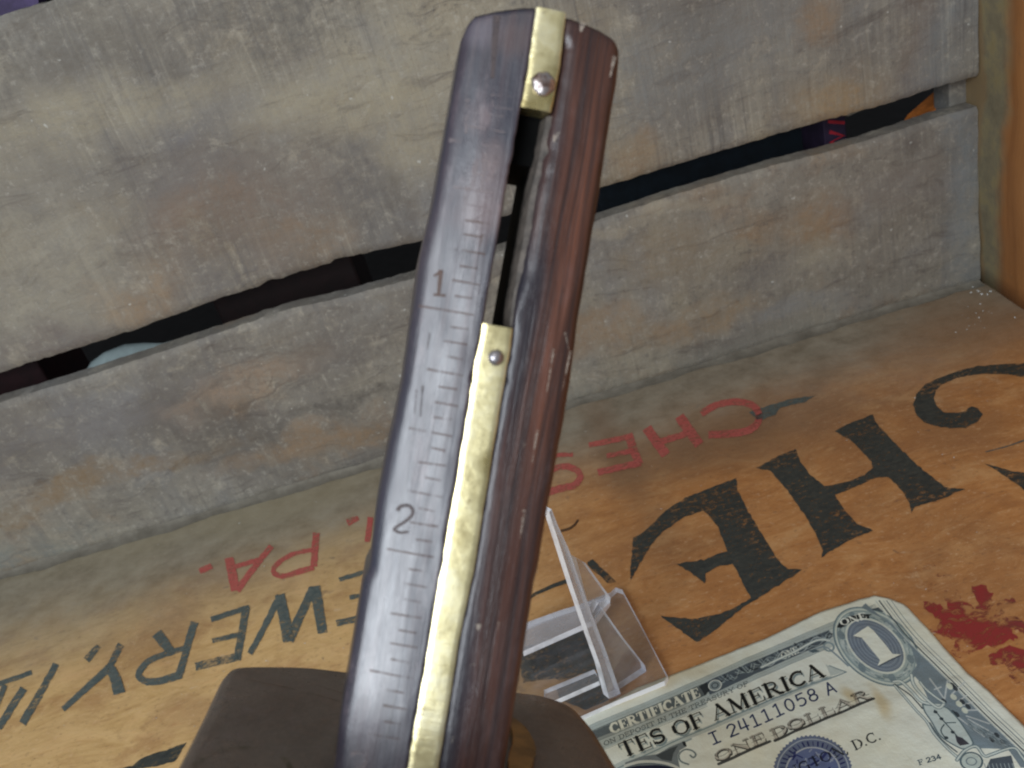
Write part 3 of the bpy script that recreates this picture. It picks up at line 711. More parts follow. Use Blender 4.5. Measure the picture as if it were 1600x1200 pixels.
# gauge head
hb = -44.0
def hpl(p):
    q = hit(p, gw(0, hb), gB)-O; return q.dot(gR), q.dot(gN)
vis = [hpl(p) for p in [(262,1212),(285,1168),(310,1120),(342,1056),(352,1042),(368,1036),(400,1035),(470,1036),(540,1043),(650,1052),(760,1066),(805,1076),(862,1085),(900,1100),(930,1130),(950,1158),(985,1212)]]
rl_, rr_ = vis[0], vis[-1]
n_near = 22
outl = vis+[(rr_[0]+1, rr_[1]+10), (rr_[0]-2, n_near-8), (rr_[0]-12, n_near), (rl_[0]+10, n_near), (rl_[0]+1, n_near-8), (rl_[0]-1, rl_[1]+10)]
outl = catmull(outl+[outl[0]], 5)[:-1]
cx = sum(p[0] for p in outl)/len(outl); cy = sum(p[1] for p in outl)/len(outl)
def ring(ins, b):
    out = []
    for (r, n) in outl:
        d = Vector((cx-r, cy-n)); L = d.length; d.normalize(); out.append(gw(r+d.x*ins, hb+b, n+d.y*ins))
    return out
vs = []; fs = []; prof = [(1.6, -24), (0, -22), (0, -3), (.3, -1.4), (1.0, -.4), (2.2, 0), (10, .1), (20, .1)]; m = len(outl)
for ins, b in prof: vs += ring(ins, b)
for i in range(len(prof)-1):
    for k in range(m): fs.append((i*m+k, i*m+(k+1) % m, (i+1)*m+(k+1) % m, (i+1)*m+k))
fs.append(tuple(range(m-1, -1, -1))); fs.append(tuple((len(prof)-1)*m+k for k in range(m)))
head = mesh('head', vs, fs, MAT_HEAD, gauge, smooth=True)
mm = head.modifiers.new('e', 'EDGE_SPLIT'); mm.split_angle = math.radians(60)
HSC = mat_mark('head_scratch', (.20, .145, .10), .50, 30, .5)
def hline(name, px, w, mat, w2=None, par=None, n=.14):
    P = catmull([hpl(p) for p in px], 6); r = ribbon(P, w, w2); k = len(P)
    return mesh(name, [gw(a, hb+n, b) for a, b in r], [(i, i+1, 2*k-2-i, 2*k-1-i) for i in range(k-1)], mat, par or head)
hline('scratch', [(385,1062),(410,1068),(440,1074),(490,1086),(532,1098)], .45, HSC, .3)
hline('scratch', [(440,1050),(470,1062),(500,1074),(535,1084)], .3, HSC, .2)
hline('scratch', [(348,1076),(380,1078),(420,1084)], .25, HSC, .2)
hline('scratch', [(838,1151),(870,1154),(900,1158),(950,1170)], .35, HSC, .2)
hline('olive_arc', [(296,1208),(320,1184),(350,1173),(385,1170),(420,1174),(445,1188),(456,1208)], .8, mat_mark('olive_mark', (.12, .105, .05), .50, 14, .45), .6)  # faint olive arc drawn on the head top
# brass wear plate beside the beam
bp = catmull([hpl(p) for p in [(792,1128),(806,1136),(822,1152),(834,1176),(833,1196),(822,1222),(800,1240),(792,1200),(800,1165),(792,1128)]], 4)[:-1]
v_, f_, _ = slab([gw(a, hb+.9, b) for a, b in bp], gB, 1.2)
bevel(mesh('brass_wear_plate', v_, f_, mat_simple('tarnished_gilt', (.36, .20, .06), .45, .6, sc=20), head), .2)

# ------------------------------------------------------------------ clear acrylic stand
s = NT('clear_acrylic'); 
lw = s.new('ShaderNodeLayerWeight'); lw.inputs[0].default_value = .35
tr_ = s.new('ShaderNodeBsdfTransparent'); tr_.inputs[0].default_value = (.90, .91, .93, 1)
gl = s.new('ShaderNodeBsdfGlossy'); gl.inputs[0].default_value = (1, 1, 1, 1); gl.inputs['Roughness'].default_value = .12
df = s.new('ShaderNodeBsdfDiffuse'); df.inputs[0].default_value = (.62, .62, .66, 1)
m1 = s.new('ShaderNodeMixShader'); s.link(s.rng(s.noise(s.obj(), 14, 4, .7), .3, .75, .05, .16), m1.inputs[0]); s.link(tr_.outputs[0], m1.inputs[1]); s.link(df.outputs[0], m1.inputs[2])
m2 = s.new('ShaderNodeMixShader'); s.link(s.rng(lw.outputs['Facing'], .2, 1., .06, .5), m2.inputs[0]); s.link(m1.outputs[0], m2.inputs[1]); s.link(gl.outputs[0], m2.inputs[2])
s.link(m2.outputs[0], s.out.inputs[0]); MAT_AC = s.m
s = NT('acrylic_cut_edge')  # white diffuse colour stands in for the edge glow of acrylic
df = s.new('ShaderNodeBsdfDiffuse'); df.inputs[0].default_value = (.95, .96, 1, 1); tr_ = s.new('ShaderNodeBsdfTransparent'); gl = s.new('ShaderNodeBsdfGlossy'); gl.inputs['Roughness'].default_value = .2
m1 = s.new('ShaderNodeMixShader'); s.link(s.rng(s.noise(s.obj(), 10, 3, .6), .3, .6, .55, 1), m1.inputs[0]); s.link(tr_.outputs[0], m1.inputs[1]); s.link(df.outputs[0], m1.inputs[2])
m2 = s.new('ShaderNodeMixShader'); m2.inputs[0].default_value = .15; s.link(m1.outputs[0], m2.inputs[1]); s.link(gl.outputs[0], m2.inputs[2])
s.link(m2.outputs[0], s.out.inputs[0]); MAT_AE = s.m
stand = empty('display_stand', fl((960, 1085)), 'small clear acrylic display stand behind the gauge beam', 'display stand')
def clear(name, lo, hi):
    m = MAT_AC.copy(); m.name = name
    mr = [n for n in m.node_tree.nodes if n.type == 'MAP_RANGE' and abs(n.inputs['To Max'].default_value-.16) < .01][0]
    mr.inputs['To Min'].default_value = lo; mr.inputs['To Max'].default_value = hi; return m
MAT_AB = clear('clear_acrylic_base', .0, .05); MAT_AM = clear('milky_acrylic', .28, .42)
def acr(name, pts, nrm, t, par=None, face=None):
    v, f, k = slab(pts, nrm, t)
    o = mesh(name, v, f, [face or MAT_AC, MAT_AE], par or stand)
    for i, p in enumerate(o.data.polygons): p.material_index = 0 if i < k else 1
    return o
zb = 2.6
acr('base_plate', [fl(p, zb) for p in [(953,926),(962,918),(972,921),(1000,973),(1043,1056),(1038,1064),(975,1090),(915,1116),(840,1150),(760,1185),(640,1190),(700,1035),(830,972)]], (0, 0, 1), 2.4, face=MAT_AB)
Fp, Gp = fl((962, 1086), zb), fl((1008, 1046), zb)
pn = (Gp-Fp).cross(Vector((0, 0, 1))).normalized()
def pp(p, off=0): return hit(p, Fp+pn*off, pn)
acr('upright', [pp(p) for p in [(952,1092),(938,1040),(915,975),(893,910),(874,850),(858,800),(862,796),(872,822),(888,856),(903,900),(925,960),(948,1020),(970,1084)]], pn, 2.6, face=MAT_AM)
acr('brace', [pp(p, -1.2) for p in [(966,1078),(1010,1049),(1008,1040),(975,998),(935,942),(926,958)]], pn, 2.2)
acr('brace', [pp(p, -1.4) for p in [(925,966),(953,942),(954,934),(915,880),(900,872)]], pn, 2.2)
acr('ledge', [fl(p, 9) for p in [(818,974),(880,952),(950,932),(952,938),(930,968),(915,974),(816,1018)]], (0, 0, 1), 2.2, face=MAT_AM)
acr('front_ledge', [fl(p, 8) for p in [(850,1078),(928,1046),(932,1052),(936,1064),(850,1102)]], (0, 0, 1), 1.8)


# ------------------------------------------------------------------ the banknote
cB0 = fl((1395, 926)); tB0 = fl((925, 1117))
bu = (cB0-tB0).normalized(); bv = Vector((-bu.y, bu.x, 0))
def Bm(p):
    q = fl(p)-cB0; return q.dot(bu), q.dot(bv)
S_ = 12; BW, BH = 160, 78       # canvas px per mm, size in mm
CW, CH = BW*S_, BH*S_
PAPER = np.array([.850, .865, .810])
cv = np.ones((CH, CW, 3), np.float32)*PAPER.astype(np.float32)
yy, xx = np.mgrid[0:CH, 0:CW].astype(np.float32)
def toc(p):                     # photo trace -> canvas
    u, v = Bm(p); return ((u+BW-2)*S_, (-v+3)*S_)
def blend(sl, a, col):
    cv[sl] = cv[sl]*(1-a[..., None])+np.array(col, np.float32)*a[..., None]
def fill(pts, col, alpha=1., raw=False):
    q = np.array(pts if raw else [toc(p) for p in pts]); x0, y0 = np.floor(q.min(0)-1).astype(int); x1, y1 = np.ceil(q.max(0)+2).astype(int)
    x0, y0, x1, y1 = max(x0, 0), max(y0, 0), min(x1, CW), min(y1, CH)
    if x1 <= x0 or y1 <= y0: return
    acc = 0
    for ox, oy in ((.25, .25), (.75, .25), (.25, .75), (.75, .75)):
        X = xx[y0:y1, x0:x1]+ox; Y = yy[y0:y1, x0:x1]+oy; ins = np.zeros(X.shape, bool)
        for i in range(len(q)):
            (ax, ay), (bx, by) = q[i], q[i-1]
            if ay == by: continue
            ins ^= ((ay > Y) != (by > Y)) & (X < (bx-ax)*(Y-ay)/(by-ay)+ax)
        acc = acc+ins
    blend((slice(y0, y1), slice(x0, x1)), acc/4*alpha, col)
PXS = 1/((Vector(Bm((1250, 1050)))-Vector(Bm((1251, 1050)))).length)   # trace px per mm
def line(pts, w, col, alpha=1., raw=False, sm=True):
    if len(pts) > 2 and sm: pts = catmull(pts, 5)
    q = [p if raw else toc(p) for p in pts]; hw = max(.55, w/PXS*S_/2)
    for i in range(len(q)-1):
        (ax, ay), (bx, by) = q[i], q[i+1]
        x0, x1 = int(min(ax, bx)-hw-2), int(max(ax, bx)+hw+3); y0, y1 = int(min(ay, by)-hw-2), int(max(ay, by)+hw+3)
        x0, y0, x1, y1 = max(x0, 0), max(y0, 0), min(x1, CW), min(y1, CH)
        if x1 <= x0 or y1 <= y0: continue
        X = xx[y0:y1, x0:x1]-ax; Y = yy[y0:y1, x0:x1]-ay; dx, dy = bx-ax, by-ay; L = dx*dx+dy*dy+1e-6
        t = np.clip((X*dx+Y*dy)/L, 0, 1); d = np.hypot(X-t*dx, Y-t*dy)
        blend((slice(y0, y1), slice(x0, x1)), np.clip(hw+.5-d, 0, 1)*alpha, col)
def ell(c, a, b, d, n=48, t0=0, t1=2*math.pi):
    L = math.hypot(*d); d = (d[0]/L, d[1]/L); e = (-d[1], d[0])
    return [(c[0]+a*math.cos(t)*d[0]+b*math.sin(t)*e[0], c[1]+a*math.cos(t)*d[1]+b*math.sin(t)*e[1]) for t in np.linspace(t0, t1, n)]
def arc(cx, cy, rx, ry, a0, a1, n=9): return [(cx+rx*math.cos(math.radians(t)), cy+ry*math.sin(math.radians(t))) for t in np.linspace(a0, a1, n)]
T_, t_ = 1., .3
GL = {   # width, [(points, weight)]
 'A': (.92, [([(.06,0),(.44,1)], t_), ([(.44,1),(.80,0)], T_), ([(.2,.35),(.66,.35)], t_), ([(0,0),(.2,0)], t_), ([(.62,0),(.95,0)], t_)]),
 'C': (.85, [(arc(.46,.5,.38,.5,50,310,14), .75), ([(.74,.98),(.74,.68)], t_), ([(.08,.35),(.08,.65)], T_)]),
 'D': (.88, [([(.18,0),(.18,1)], T_), ([(.02,1),(.4,1)]+arc(.4,.5,.42,.5,80,-80,9)+[(.02,0)], t_), (arc(.42,.5,.38,.4,50,-50,6), T_)]),
 'E': (.78, [([(.18,0),(.18,1)], T_), ([(.02,1),(.68,1),(.70,.75)], t_), ([(.02,0),(.70,0),(.73,.28)], t_), ([(.2,.52),(.5,.52)], t_), ([(.5,.66),(.5,.38)], t_)]),
 'F': (.74, [([(.18,0),(.18,1)], T_), ([(.02,1),(.68,1),(.70,.75)], t_), ([(.02,0),(.36,0)], t_), ([(.2,.52),(.5,.52)], t_), ([(.5,.66),(.5,.38)], t_)]),
 'G': (.9, [(arc(.46,.5,.38,.5,50,310,14), .75), ([(.74,.98),(.74,.68)], t_), ([(.76,.42),(.76,.05)], .8), ([(.6,.42),(.9,.42)], t_)]),
 'H': (.95, [([(.18,0),(.18,1)], T_), ([(.76,0),(.76,1)], T_), ([(.18,.5),(.76,.5)], t_), ([(.02,1),(.34,1)], t_), ([(.02,0),(.34,0)], t_), ([(.6,1),(.92,1)], t_), ([(.6,0),(.92,0)], t_)]),
 'I': (.42, [([(.2,0),(.2,1)], T_), ([(.03,1),(.38,1)], t_), ([(.03,0),(.38,0)], t_)]),
 'L': (.76, [([(.18,0),(.18,1)], T_), ([(.02,1),(.36,1)], t_), ([(.02,0),(.68,0),(.71,.3)], t_)]),
 'M': (1.1, [([(.12,0),(.16,1)], t_), ([(.16,1),(.52,.08)], T_), ([(.52,.05),(.86,1)], t_), ([(.88,0),(.88,1)], T_), ([(0,0),(.24,0)], t_), ([(.74,0),(1.04,0)], t_), ([(.02,1),(.2,1)], t_), ([(.86,1),(1.04,1)], t_)]),
 'N': (.95, [([(.14,0),(.14,1)], t_), ([(.16,.98),(.76,.02)], T_), ([(.78,0),(.78,1)], t_), ([(0,0),(.28,0)], t_), ([(.64,1),(.92,1)], t_), ([(0,1),(.2,1)], t_)]),
 'O': (.92, [(arc(.44,.5,.36,.5,0,360,18), .5), ([(.09,.3),(.07,.5),(.09,.7)], T_), ([(.80,.3),(.82,.5),(.80,.7)], T_)]),
 'P': (.8, [([(.18,0),(.18,1)], T_), ([(.02,0),(.36,0)], t_), ([(.02,1),(.4,1)]+arc(.42,.74,.28,.26,80,-80,7)+[(.2,.48)], .5)]),
 'R': (.9, [([(.18,0),(.18,1)], T_), ([(.02,0),(.36,0)], t_), ([(.02,1),(.4,1)]+arc(.42,.76,.26,.24,80,-80,7)+[(.2,.52)], .5), ([(.44,.5),(.72,.03),(.88,0)], .9)]),
 'S': (.74, [(arc(.36,.74,.27,.25,40,230,9)+[(.4,.5)]+arc(.37,.26,.28,.26,50,-140,9), .8), ([(.60,.98),(.60,.7)], t_), ([(.08,.3),(.08,.02)], t_)]),
 'T': (.84, [([(.42,0),(.42,1)], T_), ([(.04,.74),(.06,1),(.78,1),(.80,.74)], t_), ([(.26,0),(.58,0)], t_)]),
 'U': (.9, [([(.18,1),(.18,.35),(.24,.1),(.45,0),(.66,.1),(.74,.35),(.74,1)], .7), ([(.02,1),(.34,1)], t_), ([(.62,1),(.88,1)], t_)]),
 'Y': (.86, [([(.1,1),(.42,.45)], T_), ([(.76,1),(.42,.45)], t_), ([(.42,.45),(.42,0)], T_), ([(.28,0),(.58,0)], t_), ([(0,1),(.24,1)], t_), ([(.64,1),(.88,1)], t_)]),
 '.': (.3, [([(.12,.04),(.13,.05)], T_)]), ',': (.3, [([(.14,.08),(.08,-.14)], .7)]), ' ': (.38, []),
 '2': (.7, [(arc(.34,.72,.26,.28,160,-30,8)+[(.08,.02),(.62,.02)], 1)]), '3': (.7, [(arc(.32,.74,.24,.25,150,-80,8)+arc(.32,.27,.27,.27,80,-150,8), 1)]), '4': (.7, [([(.46,0),(.46,1),(.04,.3),(.64,.3)], 1)]),
}
SN = {   # serial number glyphs, even line
 'I': [[(.3,0),(.3,1)], [(.06,1),(.54,1)], [(.06,0),(.54,0)]], '1': [[(.3,0),(.3,1),(.1,.88)], [(.06,0),(.54,0)]],
 '2': [arc(.3,.73,.25,.27,165,-20,8)+[(.05,0),(.58,0)]], '4': [[(.44,0),(.44,1)], [(.10,.98),(.04,.32),(.58,.32)]],
 '0': [arc(.3,.5,.26,.5,0,360,18)], '5': [[(.52,1),(.12,1),(.09,.56)], arc(.28,.32,.28,.32,120,-130,10)],
 '8': [arc(.3,.76,.21,.24,0,360,14), arc(.3,.27,.26,.27,0,360,14)], 'A': [[(.02,0),(.3,1),(.58,0)], [(.12,.34),(.48,.34)]], ' ': []}
def text(sx, p0, p1, cap, col, w, alpha=1., sh=None, serial=False, adv=None, smooth=True):
    """baseline p0 -> p1, cap = vector from the baseline to the cap line, all in the trace frame"""
    if serial: W = [.80 if c != ' ' else .42 for c in sx]
    else: W = [GL[c][0]+.06 for c in sx]
    tot = sum(W); p0 = np.array(p0, float); p1 = np.array(p1, float); cap = np.array(cap, float); d = (p1-p0)/tot; x = 0
    for c, ww in zip(sx, W):
        for g in (SN[c] if serial else GL[c][1]):
            pts, k = (g, 1.) if serial else g
            q = [tuple(p0+d*(x+a)+cap*b) for a, b in pts]
            line(q, max(w*k, .9), col, alpha, sm=False)
        x += ww
G0 = (.10, .13, .14); G1_ = (.30, .36, .38); G2_ = (.45, .52, .53); G3_ = (.60, .65, .64); BLU = (.10, .15, .30)
# top border band: fine parallel lines, dark run with a pattern, lettering panel
def along(a, b, n=2): return [tuple(np.array(a)+(np.array(b)-np.array(a))*t) for t in np.linspace(0, 1, n)]
TRc = (1374, 940); TLc = (1300, 970); 
A0, A1 = (900, 1146), (1372, 943)       # outer frame line
def off(a, k): return (a[0]+.42*k, a[1]+1.0*k)
ap_ = lambda t, k: tuple(np.array(off(A0, k))*(1-t)+np.array(off(A1, k))*t)
fill([ap_(-.2, 0), ap_(.985, 0), ap_(.90, 36), ap_(-.2, 40)], G3_, .55)
for k in range(0, 42, 2):
    e = .99 if k < 10 else .80
    line([ap_(-.2, k), ap_(e, k)], .9, G2_ if k % 4 else G1_, .6)
fill([ap_(.42, 8), ap_(.45, 7), ap_(.83, 9), ap_(.835, 19), ap_(.80, 24), ap_(.42, 27)], (.27, .31, .34), .92)
for k in range(46):
    t = .43+.40*k/46; a = rng.uniform(0, 6)
    line([ap_(t, 10+3*math.sin(k*.9)), ap_(t+.012, 18+3*math.cos(k*.9)), ap_(t+.03, 15+5*math.sin(k*1.3))], rng.uniform(1, 2.2), G3_ if k % 3 else (.12, .14, .15), .7)
line([ap_(.60+.23*t, 17+6*math.sin(t*14)) for t in np.linspace(0, 1, 40)], 1.6, (.66, .70, .69), .8)
line([ap_(.60+.23*t, 17-6*math.sin(t*14)) for t in np.linspace(0, 1, 40)], 1.2, (.60, .66, .66), .7)
text('ONE', ap_(.665, 22), ap_(.72, 22), (-4, -10), PAPER, 2.2)
fill([ap_(-.2, 10), ap_(.40, 9), ap_(.405, 24), ap_(-.2, 26)], (.33, .36, .36), .95)
text('SILVERCERTIFICATE'.replace('V', 'U')[6:], ap_(.10, 23), ap_(.395, 23), (-5, -13), (.84, .84, .76), 5.2)
text('CERTIFICATE', ap_(.10, 23), ap_(.395, 23), (-5, -13), (.84, .84, .76), 5.2)
line([ap_(-.2, 25.5), ap_(.41, 24.5)], 1.2, G0, .9); line([ap_(-.2, 9), ap_(.41, 8)], 1.2, G0, .6)
fill([ap_(.40, 9), ap_(.425, 8), ap_(.43, 20), ap_(.405, 25)], (.12, .14, .15), .9)
ce = ap_(.445, 17); fill(ell(ce, 10, 8, (1, -.3)), (.50, .55, .55), 1); line(ell(ce, 10, 8, (1, -.3)), 1.4, PAPER, .8); line(ell(ce, 5, 4, (1, -.3), 20), 1.2, G0, .7)
fill([ap_(.40, 34), ap_(.84, 33), ap_(.84, 60), ap_(.40, 60)], PAPER, 1)
# lower guard lines under the small lettering
fill([(925,1160),(1085,1094),(1088,1104),(1000,1143),(930,1176)], (.66, .68, .64), .6)
text('ON DEPOSIT IN THE TREASURY OF', (945, 1168), (1170, 1072), (-2, -6), G0, 1.1, .75)
# big heading with a grey drop shade
fill([(955,1200),(975,1190),(1290,1060),(1318,1052),(1290,1040),(1300,1062),(1000,1190),(960,1212)], G2_, .35)
for dx in (3.2, 2.2): text('TES OF AMERICA', (974+dx, 1186+dx), (1291+dx, 1057+dx), (-9, -20), G2_, 5.4, .6)
text('TES OF AMERICA', (974, 1186), (1291, 1057), (-9, -20), (.80, .80, .73), 7.6)
text('TES OF AMERICA', (974, 1186), (1291, 1057), (-9, -20), (.055, .07, .07), 5.6)
line([(960,1205),(1060,1158),(1200,1098),(1300,1060),(1322,1052),(1296,1042)], 2.2, G2_, .9, sm=False)
line([(985,1200),(1080,1157)], 3, G2_, .7)
# serial
text('I 24111058 A', (1114, 1166), (1312, 1081), (-8, -17), BLU, 2.7, .95, serial=True)
# ONE DOLLAR
def shaded(sx, p0, p1, cap):
    p0, p1, cap = map(np.array, (p0, p1, cap))
    line([tuple(p0+(3, 3)), tuple(p1+(3, 3))], 4.4, (.16, .17, .17), .85)
    text(sx, p0+(1.5, 1.8), p1+(1.5, 1.8), cap, (.22, .22, .21), 5.6, .85); text(sx, p0, p1, cap, (.72, .71, .66), 3.8)
    text(sx, p0+cap*.35, p1+cap*.35, cap*.62, (.32, .32, .30), 1.6, .6)
shaded('ONE', (1120, 1193), (1200, 1158), (-6, -14)); shaded('DOLLAR', (1208, 1157), (1362, 1092), (-7, -14))
# treasury seal
sc_ = (1270, 1207); SE = (1, .25)
tee = [(sc_[0]+(60+2.6*(k % 2))*math.cos(t), sc_[1]+(53+2.6*(k % 2))*math.sin(t)) for k, t in enumerate(np.linspace(0, 2*math.pi, 112, endpoint=False))]
fill(tee, (.32, .37, .49), .88)
line([(sc_[0]+56*math.cos(t), sc_[1]+49*math.sin(t)) for t in np.linspace(0, 6.29, 60)], 1.8, (.62, .66, .70), .9)
for k in range(40):
    t = k*2*math.pi/40; a = (sc_[0]+52*math.cos(t), sc_[1]+45*math.sin(t)); b = (sc_[0]+45*math.cos(t+.02), sc_[1]+39*math.sin(t+.02)); line([a, b], 2.4 if k % 3 else 1.2, (.08, .10, .30), .8)
fill([(sc_[0]+42*math.cos(t), sc_[1]+36*math.sin(t)) for t in np.linspace(0, 6.29, 50)], (.36, .41, .56), .95)
line([(sc_[0]+42*math.cos(t), sc_[1]+36*math.sin(t)) for t in np.linspace(0, 6.29, 50)], 2.2, (.66, .69, .72), .9)
for k in range(26):
    a = (sc_[0]+rng.uniform(-30, 30), sc_[1]+rng.uniform(-30, 10)); line([a, (a[0]+rng.uniform(-12, 12), a[1]+rng.uniform(-9, 9))], rng.uniform(1.5, 4), (.10, .13, .34) if k % 2 else (.58, .62, .68), .8)
text('N, D.C.', (1305, 1186), (1379, 1157), (-7, -13), (.14, .16, .17), 2.6)
text('INGTO', (1225, 1220), (1303, 1187), (-7, -13), (.10, .12, .20), 3.2)
text('F 234', (1436, 1198), (1472, 1188), (-3, -7), (.16, .24, .30), 1.4)
# medallion
fill(ell((1369,1012), 76, 50, (.78,.64)), (.62, .68, .67), 1)
for a, b, c_, w_ in ((76,50,(.42,.49,.51),2.2),(72,47,(.80,.83,.78),2.0),(70,44,(.50,.57,.58),1.4)): line(ell((1369,1012), a, b, (.78,.64)), w_, c_)
for k in range(150):
    t = rng.uniform(0, 6.29); r0 = rng.uniform(.84, .99)
    p = ell((1369,1012), 68*r0, 43*r0, (.78,.64), 2, t, t+.14); line(p, rng.uniform(1.0, 3.2), (.38,.45,.48) if k % 2 else (.74,.78,.76), .55)
for t in (.6, 1.5, 2.6, 3.5, 5.0, 5.8): fill(ell(ell((1369,1012), 62, 40, (.78,.64), 2, t, t)[0], 8, 5, (.5,.8)), (.42,.49,.52), .75)
fill(ell((1368,1011), 55, 35, (.75,.66)), (.80, .83, .79), 1)
fill(ell((1368,1011), 51.5, 32, (.75,.66)), (.46, .51, .56), 1)
for k in range(10): line(ell((1368,1011), 50-k*3.5, 31-k*2.3, (.75,.66), 40), 1.0, (.56,.61,.64) if k % 2 else (.37,.43,.49), .7)
c1 = lambda L: [(1240+a/8, 920+b/8) for a, b in L]
one = c1([(745,602),(850,525),(930,475),(1000,532),(1120,680),(1240,838),(1345,842),(1050,985),(1082,915),(1060,885),(960,760),(850,622),(790,612)])
fill([(x+2, y+1.5) for x, y in one], (.25,.29,.33), .8); fill(one, (.87, .89, .84), 1)
fill(c1([(540,495),(580,420),(700,350),(860,322),(980,330),(945,350),(950,385),(860,370),(740,410),(650,470),(600,500)]), (.12,.14,.15), .95)
text('ONE', c1([(600,470)])[0], c1([(925,370)])[0], (-4, -9), (.88,.90,.86), 3.6)
fill(c1([(940,270),(1060,240),(1140,310),(1040,285)]), (.25,.30,.33), .9)
# border on the right: dark panel, framing lines, radiating ornament
c2 = lambda L: [(1400+a/8, 1050+b/8) for a, b in L]
fill(c2([(-430,-800),(-380,-850),(100,-420),(540,10),(1000,470),(1500,960),(1760,1230),(1560,1230),(1400,1000),(900,980),(500,560),(300,150),(200,40),(260,-60),(200,-260),(0,-560)]), (.44, .50, .53), .95)
for k, (o_, w_, c_) in enumerate([(0,2.2,(.28,.33,.35)),(50,1.2,(.66,.70,.68)),(90,1.4,(.40,.46,.48)),(150,1.0,(.50,.56,.56)),(-45,1.6,(.72,.76,.74))]):
    line(c2([(-210+o_,-880),(120+o_,-450),(560+o_,0),(1000+o_,440),(1500+o_,925),(1800+o_,1220)]), w_, c_)
for a, b in [((640,150),(600,400)),((420,110),(600,360)),((700,300),(860,150)),((760,400),(880,320)),((800,460),(950,400)),((850,510),(1010,500)),((880,580),(1160,670)),((780,600),(1100,840)),((480,250),(560,220)),((900,620),(1150,760))]:
    line(c2([a, b]), 2.4, (.74,.77,.76), .85)
for a in [(830,400),(710,200),(740,230),(600,390),(900,460),(760,560),(720,540),(1200,880),(1260,820),(1330,900)]:
    fill(ell(c2([a])[0], 5.5, 3, (.7,.7), 16), (.17,.20,.22), .85)
for k in range(160):
    a = (rng.uniform(850, 1400), 0); t = (a[0]-850)/550; p = (a[0], 640+t*300+rng.uniform(-40, 60)); line(c2([p, (p[0]+60, p[1]+rng.uniform(20, 60))]), 1.0, (.30,.36,.38) if k % 2 else (.62,.67,.67), .5)
for p in [(720,340),(790,430),(860,510),(670,210)]: fill(ell(c2([p])[0], 6, 4, (.7,.6), 16), (.80,.83,.76), .9)
leaf = c2([(330,430),(420,440),(620,470),(760,600),(900,800),(960,930),(860,990),(760,960),(560,830),(440,640),(360,520)])
fill(leaf, (.72,.77,.75), 1); line(leaf+leaf[:1], 2, (.36,.43,.45))
for q in ([(480,500),(560,600),(640,690),(720,780),(800,880)], [(620,660),(740,660)], [(600,680),(560,760),(620,860)]): line(c2(q), 1.6, (.20,.27,.29), .9)
for p in [(495,525),(570,610),(710,780),(630,850)]: fill(ell(c2([p])[0], 3.4, 2.4, (1,.3), 12), (.16,.20,.22), .9)
fill(c2([(740,820),(830,850),(920,930),(800,950),(760,900)]), (.22,.22,.25), .95)
for q, w_ in (([(-30,140),(60,140),(180,250),(330,400),(560,440)], 4), ([(190,60),(220,180),(330,320),(520,470),(600,420)], 4), ([(300,150),(400,270),(600,410)], 3), ([(-20,180),(100,330),(250,500),(380,640),(480,800),(640,980),(760,1090)], 3)):
    line(c2(q), w_+1.5, (.40,.47,.49)); line(c2(q), w_-.6, (.78,.82,.79))
line(c2([(-20,170),(160,300),(260,400),(330,480)]), 2, (.20,.24,.26), .9); line(c2([(420,660),(560,860),(760,1030)]), 2.2, (.30,.36,.38), .9)
fill(ell(c2([(940,1150)])[0], 15, 12, (1,.2), 24), (.70,.75,.72)); line(ell(c2([(940,1150)])[0], 17, 14, (1,.2), 24), 2.5, (.33,.40,.42)); line(ell(c2([(940,1150)])[0], 8, 6, (1,.2), 18), 1.4, (.45,.5,.52))
line(c2([(760,1130),(860,1010),(1000,960),(1100,1080),(1200,1060),(1460,980),(1560,1080),(1640,1200)]), 5, (.40,.47,.49)); line(c2([(760,1130),(860,1010),(1000,960),(1100,1080),(1200,1060),(1460,980),(1560,1080),(1640,1200)]), 2.4, (.76,.80,.77))
fill(c2([(1180,1120),(1440,1080),(1500,1300),(1100,1300)]), (.24,.28,.32), .9)
for k in range(8): line(c2([(1100+k*50,1180),(1140+k*50,1300)]), 1.2, (.55,.6,.6))
# scroll left of the medallion and the portrait surround at the lower left
line(c1([(-400,1000),(0,810),(200,700),(330,650),(450,660)]), 5, (.62,.68,.67)); line(c1([(-400,1000),(0,810),(200,700),(330,650),(450,660)]), 2.2, (.84,.86,.82))
line(ell(c1([(440,740)])[0], 8, 6.5, (1,.4), 20), 3, (.50,.57,.58)); line(c1([(200,800),(380,740),(520,830),(680,980)]), 3, (.52,.58,.6)); fill(c1([(190,790),(270,770),(330,800),(240,820)]), G1_)
c3 = lambda L: [(940+a/8, 1050+b/8) for a, b in L]
fill(c3([(300,1150),(480,1080),(700,1040),(850,960),(1040,880),(1070,950),(980,1000),(960,1100),(1000,1300),(300,1300)]), (.42,.45,.45), .95)
fill(c3([(680,1060),(850,980),(960,940),(900,1040),(880,1130),(760,1110)]), (.20,.22,.22), .8); fill(c3([(1010,890),(1050,890),(1070,950),(1030,940)]), (.08,.10,.10))
fill(c3([(300,1220),(450,1190),(700,1180),(900,1210),(1050,1300),(300,1300)]), (.10,.12,.20), 1)
line(c3([(300,1190),(480,1140),(700,1140),(900,1190),(1060,1300)]), 5, (.78,.79,.74)); line(c3([(300,1215),(480,1165),(700,1165),(880,1210)]), 1.2, G1_)
line(c3([(1090,1180),(990,1130),(970,1050),(1040,990),(1130,1000),(1180,1050),(1150,1090),(1110,1060)]), 3.4, (.62,.65,.62)); line(c3([(1090,1180),(990,1130),(970,1050),(1040,990),(1130,1000),(1180,1050),(1150,1090),(1110,1060)]), 1.2, G1_)
